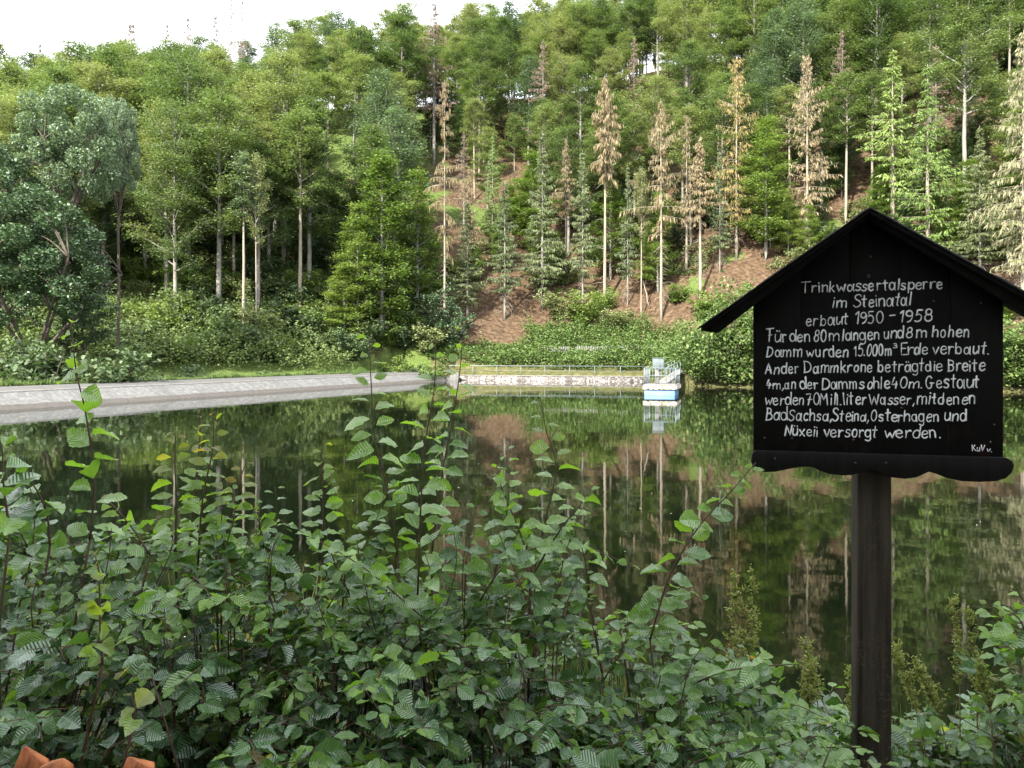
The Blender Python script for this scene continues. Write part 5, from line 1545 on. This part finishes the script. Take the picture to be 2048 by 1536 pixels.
# thicket at the right of the post: brambles and a young hornbeam
def side_bush(name, lab, cat, xa, xb, d0, d1, tops, n, size, seed, age0, drop=.12):
    rng = np.random.default_rng(seed)
    xm, ym = (xa + xb) / 2, (d0 + d1) / 2
    root = thing(name, (xm, ym, ground1(xm, ym)), lab, cat)
    off = np.array(root.location)
    tw, lv = MB(), Leaves()
    for i in range(n):
        y = rng.uniform(d0, d1); x = rng.uniform(xa, xb)
        px = CX + x / y * FX
        z = EYE + (HY - np.interp(px, *tops)) / FX * y - .05 - rng.exponential(drop)
        az = rng.uniform(0, 2 * PI)
        a0 = rng.uniform(-.06, .14)
        spray(tw, lv, (x, y, z), (math.cos(az), math.sin(az), rng.uniform(0, .7)), rng.uniform(.09, .2), size * rng.uniform(.8, 1.2), lambda u, a0=a0: age0 + a0 + .12 * u, rng)
        if i % 3 == 0:
            b0 = np.array([xm + rng.normal(0, .03), ym + rng.normal(0, .03), off[2] - .1]); e0 = np.array([x, y, z])
            m0 = b0 * .5 + e0 * .5 + np.array([0, 0, .12])
            tw.tube(smooth_pts([b0, m0, e0], 4), np.linspace(.004, .0016, 9), 5)
    return root, tw, lv, rng, off
def close_bush(b):
    root, tw, lv, rng, off = b
    for i in range(len(tw.v)): tw.v[i] = tw.v[i] - off
    lv.p = [q - off for q in lv.p]
    tw.build('branches', M['twig'], root, smooth=True); lv.mesh(rng).build('foliage', M['hornbeam'], root, smooth=True)
b = side_bush('bramble_bush', 'low bramble with broad dull green leaves filling the corner right of the sign post', 'bush', 1.24, 2.2, 2.66, 3.2,
              ([1600, 1790, 1900, 2048, 2200], [1490, 1440, 1440, 1400, 1360]), 210, .062, 401, .14)
bushes.append(b[:4]); close_bush(b)
b = side_bush('hornbeam_bush', 'young hornbeam with light green shoots at the right edge of the picture', 'bush', 1.50, 2.2, 2.35, 2.75,
              ([1900, 1960, 2048, 2200], [1400, 1330, 1260, 1150]), 70, .056, 402, .22)
bushes.append(b[:4])
KB = len(bushes) - 1
shoot(KB, [(2060, 1300), (2040, 1240), (2000, 1215), (1975, 1208)], 2.4, .052, .40, .66, .028)
shoot(KB, [(2070, 1240), (2046, 1200), (2036, 1180)], 2.4, .055, .40, .52, .028)
close_bush(b)
b = side_bush('bramble_bush', 'bramble with broad blue-green leaves between the hedge and the sign post', 'bush', .86, 1.13, 2.62, 3.1,
              ([1480, 1560, 1640, 1700, 1760], [1500, 1420, 1400, 1380, 1400]), 90, .070, 403, .10)
bushes.append(b[:4]); close_bush(b)

# tall weeds with twiggy seed heads
M['seed'] = leaf_mat('weed_tops', [(.13, .18, .035), (.20, .25, .06), (.28, .27, .09)], .4, .6, .3, 0)
def weed(px, tip, foot, d, lean, seed, lab):
    rng = np.random.default_rng(seed)
    p1 = P(px + lean, tip, d); p0 = P(px, foot, d)
    root = thing('weed', (p0[0], p0[1], ground1(p0[0], p0[1])), lab, 'weed', 'tall weeds with feathery tops on the near shore')
    off = np.array(root.location)
    base = np.array([p0[0] - (p1[0] - p0[0]) * .3, p0[1], off[2] - .05])
    pts = smooth_pts([base - off, p0 - off, (p0 * .5 + p1 * .5) + np.array([.01, 0, 0]) - off, p1 - off], 6)
    st = MB(); st.tube(pts, np.linspace(.0030, .0010, len(pts)), 5)
    C_, S_ = [], []
    H = p1[2] - p0[2]
    for i in range(38):
        u = rng.uniform(.52, 1.0)
        q = interp_path(pts, np.array([u]))[0]
        az = rng.uniform(0, 2 * PI)
        p2 = curve(q, (math.cos(az) * .55, math.sin(az) * .55, .9), rng.uniform(.03, .10) * (1.5 - u), .3, 4, .06, rng)
        st.tube(p2, np.linspace(.0011, .0006, 5), 4)
        C_.append(interp_path(p2, rng.uniform(.2, 1, 16)) + rng.normal(0, .005, (16, 3)))
    C_ = np.concatenate(C_)
    lf = MB(); n = len(C_)
    nr = rand_dirs(rng, n, .6)
    lf.quads(*leaf_quads(rng, C_, nr, rng.uniform(.008, .019, n), .42))
    st.build('stem', M['twig_green'], root, smooth=True); lf.build('seed_head', M['seed'], root)
for args in ((1452, 1160, 1420, 2.7, 20, 501, 'thin reddish-stemmed weed in front of the dark water, left of the feathery pair'),
             (1488, 1140, 1440, 2.7, 18, 502, 'tall yellow-green feathery weed rising from the right end of the hedge'),
             (1640, 1290, 1480, 2.6, -28, 503, 'feathery weed leaning left beside the sign post'),
             (1612, 1335, 1470, 2.5, 0, 504, 'short feathery weed left of the leaning one'),
             (1700, 1345, 1500, 2.8, 4, 505, 'feathery weed half hidden by the sign post'),
             (1850, 1300, 1500, 2.7, -62, 506, 'bushy weed leaning against the right side of the sign post'),
             (1890, 1330, 1480, 2.75, -60, 507, 'lower leaning weed with a drooping green top right of the post'),
             (1920, 1200, 1450, 2.8, -14, 508, 'tallest feathery weed right of the sign post'),
             (1955, 1230, 1460, 2.8, -20, 509, 'feathery weed just right of the tallest one'),
             (1985, 1330, 1480, 2.6, -30, 510, 'reddish-stemmed weed bending over near the right edge')):
    weed(*args)

# dried red-brown dock stalk
rng = np.random.default_rng(77)
q0 = P(1076, 1230, 2.35); q1 = P(1058, 1085, 2.35)
dk = thing('dock_stalk', (q0[0], q0[1], ground1(q0[0], q0[1])), 'dry dark red-brown dock seed stalk among the hedge leaves', 'plant')
off = np.array(dk.location)
pts = np.linspace(np.array([q0[0], q0[1], off[2] - .05]) - off, q1 - off, 10)
mb = MB(); mb.tube(pts, .003, 5); mb.build('stem', M['twig'], dk)
n = 420
u = .58 + .42 * rng.uniform(0, 1, n)
cl = interp_path(pts, u) + rng.normal(0, 1, (n, 3)) * np.array([.011, .011, .006]) * (.5 + .8 * np.abs(np.sin(u * 40)))[:, None]
mb = MB(); mb.quads(*leaf_quads(rng, cl, rand_dirs(rng, n, .2), rng.uniform(.006, .012, n), .8))
mb.build('seeds', leaf_mat('dock_seed', [(.05, .012, .008), (.10, .03, .018), (.14, .05, .03)], .1, .7, .2, 0), dk)

# reeds behind the hedge gap
n = 220
mb = MB()
cx_, cy_ = P(530, 1290, 3.3)[0], 3.3
off = np.array([cx_, cy_, ground1(cx_, cy_)])
mb.quads(*blades(rng, n, (rng.normal(0, .16, n), rng.normal(0, .10, n)), np.full(n, -.02), .62, .006, .45))
o = mb.build('grass_tuft', M['dry_grass'], loc=off)
tag(o, 'tuft of thin yellowish reed grass behind a gap in the hedge', 'grass tuft')
n = 5000
mb = MB()
xg = rng.uniform(-3, 4, n); yg = rng.uniform(2.6, 3.9, n)
mb.quads(*blades(rng, n, (xg, yg), ground(xg, yg) - .02, .28, .006, .5))
tag(mb.build('shore_grass', leaf_mat('shore_grass', [(.04, .07, .015), (.08, .12, .03), (.14, .16, .05)], .3, .7, .3, 0)), 'green grass on the near shore behind the hedge', 'grass', kind='stuff')

# picket tops at the lower left
M['stain'] = wood('orange_stained_wood', (.10, .030, .012), (.40, .150, .060), .6, 5.0)
pf = thing('garden_fence', (-.80, 1.16, ground1(-.8, 1.16)), 'orange-brown stained wooden fence, only its pointed picket tops showing at lower left', 'fence')
off = np.array(pf.location)
def picket(px0, px1, tipx, tip, sh, d, turn):
    w = (px1 - px0) / FX * d / 2
    c0 = P((px0 + px1) / 2, sh, d); tz = P(tipx, tip, d)
    zs, zt = c0[2] - off[2], tz[2] - off[2]
    tx = tz[0] - c0[0]
    v = [(-w, -w * .55, -.1), (w, -w * .55, -.1), (w, w * .55, -.1), (-w, w * .55, -.1),
         (-w, -w * .55, zs), (w, -w * .55, zs), (w, w * .55, zs), (-w, w * .55, zs), (tx, 0, zt)]
    mb = MB(); mb.poly(v, [(0, 1, 5, 4), (1, 2, 6, 5), (2, 3, 7, 6), (3, 0, 4, 7), (4, 5, 8), (5, 6, 8), (6, 7, 8), (7, 4, 8)])
    o = mb.build('picket', M['stain'], pf, loc=(c0[0] - off[0], c0[1] - off[1], 0), bevel=.002)
    o.rotation_euler = (0, 0, turn)
picket(33, 92, 50, 1486, 1530, 1.16, .35)
picket(84, 142, 132, 1512, 1532, 1.12, -.3)
picket(248, 306, 258, 1508, 1536, 1.20, .35)
for px in (-110, -30, 380, 470):
    picket(px, px + 58, px + 20, 1548, 1575, 1.18, .2)
for z in (.25, .72):
    mb = MB(); mb.box(-.15, .42, .036, .07, z, z + .06); mb.build('rail', M['stain'], pf, bevel=.002)

# pollen and bits floating on the lake
n = 140
yy = 5.5 + 42 * rng.uniform(0, 1, n) ** 1.6; xx = rng.uniform(-.55, .6, n) * yy
c = np.stack([xx, yy, np.full(n, .006)], -1)
keep = ((xx - DA[0]) * DN[0] + (yy - DA[1]) * DN[1]) < -1
c = c[keep]; n = len(c)
nr = np.tile(np.array([0., 0, 1]), (n, 1)) + rng.normal(0, .12, (n, 3)); nr /= np.linalg.norm(nr, axis=1)[:, None]
mb = MB(); mb.quads(*leaf_quads(rng, c + np.array([0, 0, .004]), nr, rng.uniform(.006, .022, n) * (1 + c[:, 1] / 60), .7))
tag(mb.build('floating_bits', plain_mat('floating_fluff', (.45, .45, .40), (.7, .7, .66))), 'tiny pale bits floating on the lake', 'floating bits', kind='stuff')

# prototypes that were never planted
for k, o in PRO.items():
    if k not in USED:
        for ch in list(o.children): bpy.data.objects.remove(ch)
        bpy.data.objects.remove(o)
    else:
        pass
for o in bpy.data.objects:
    for key in ('H', 'R'):
        if key in o: del o[key]
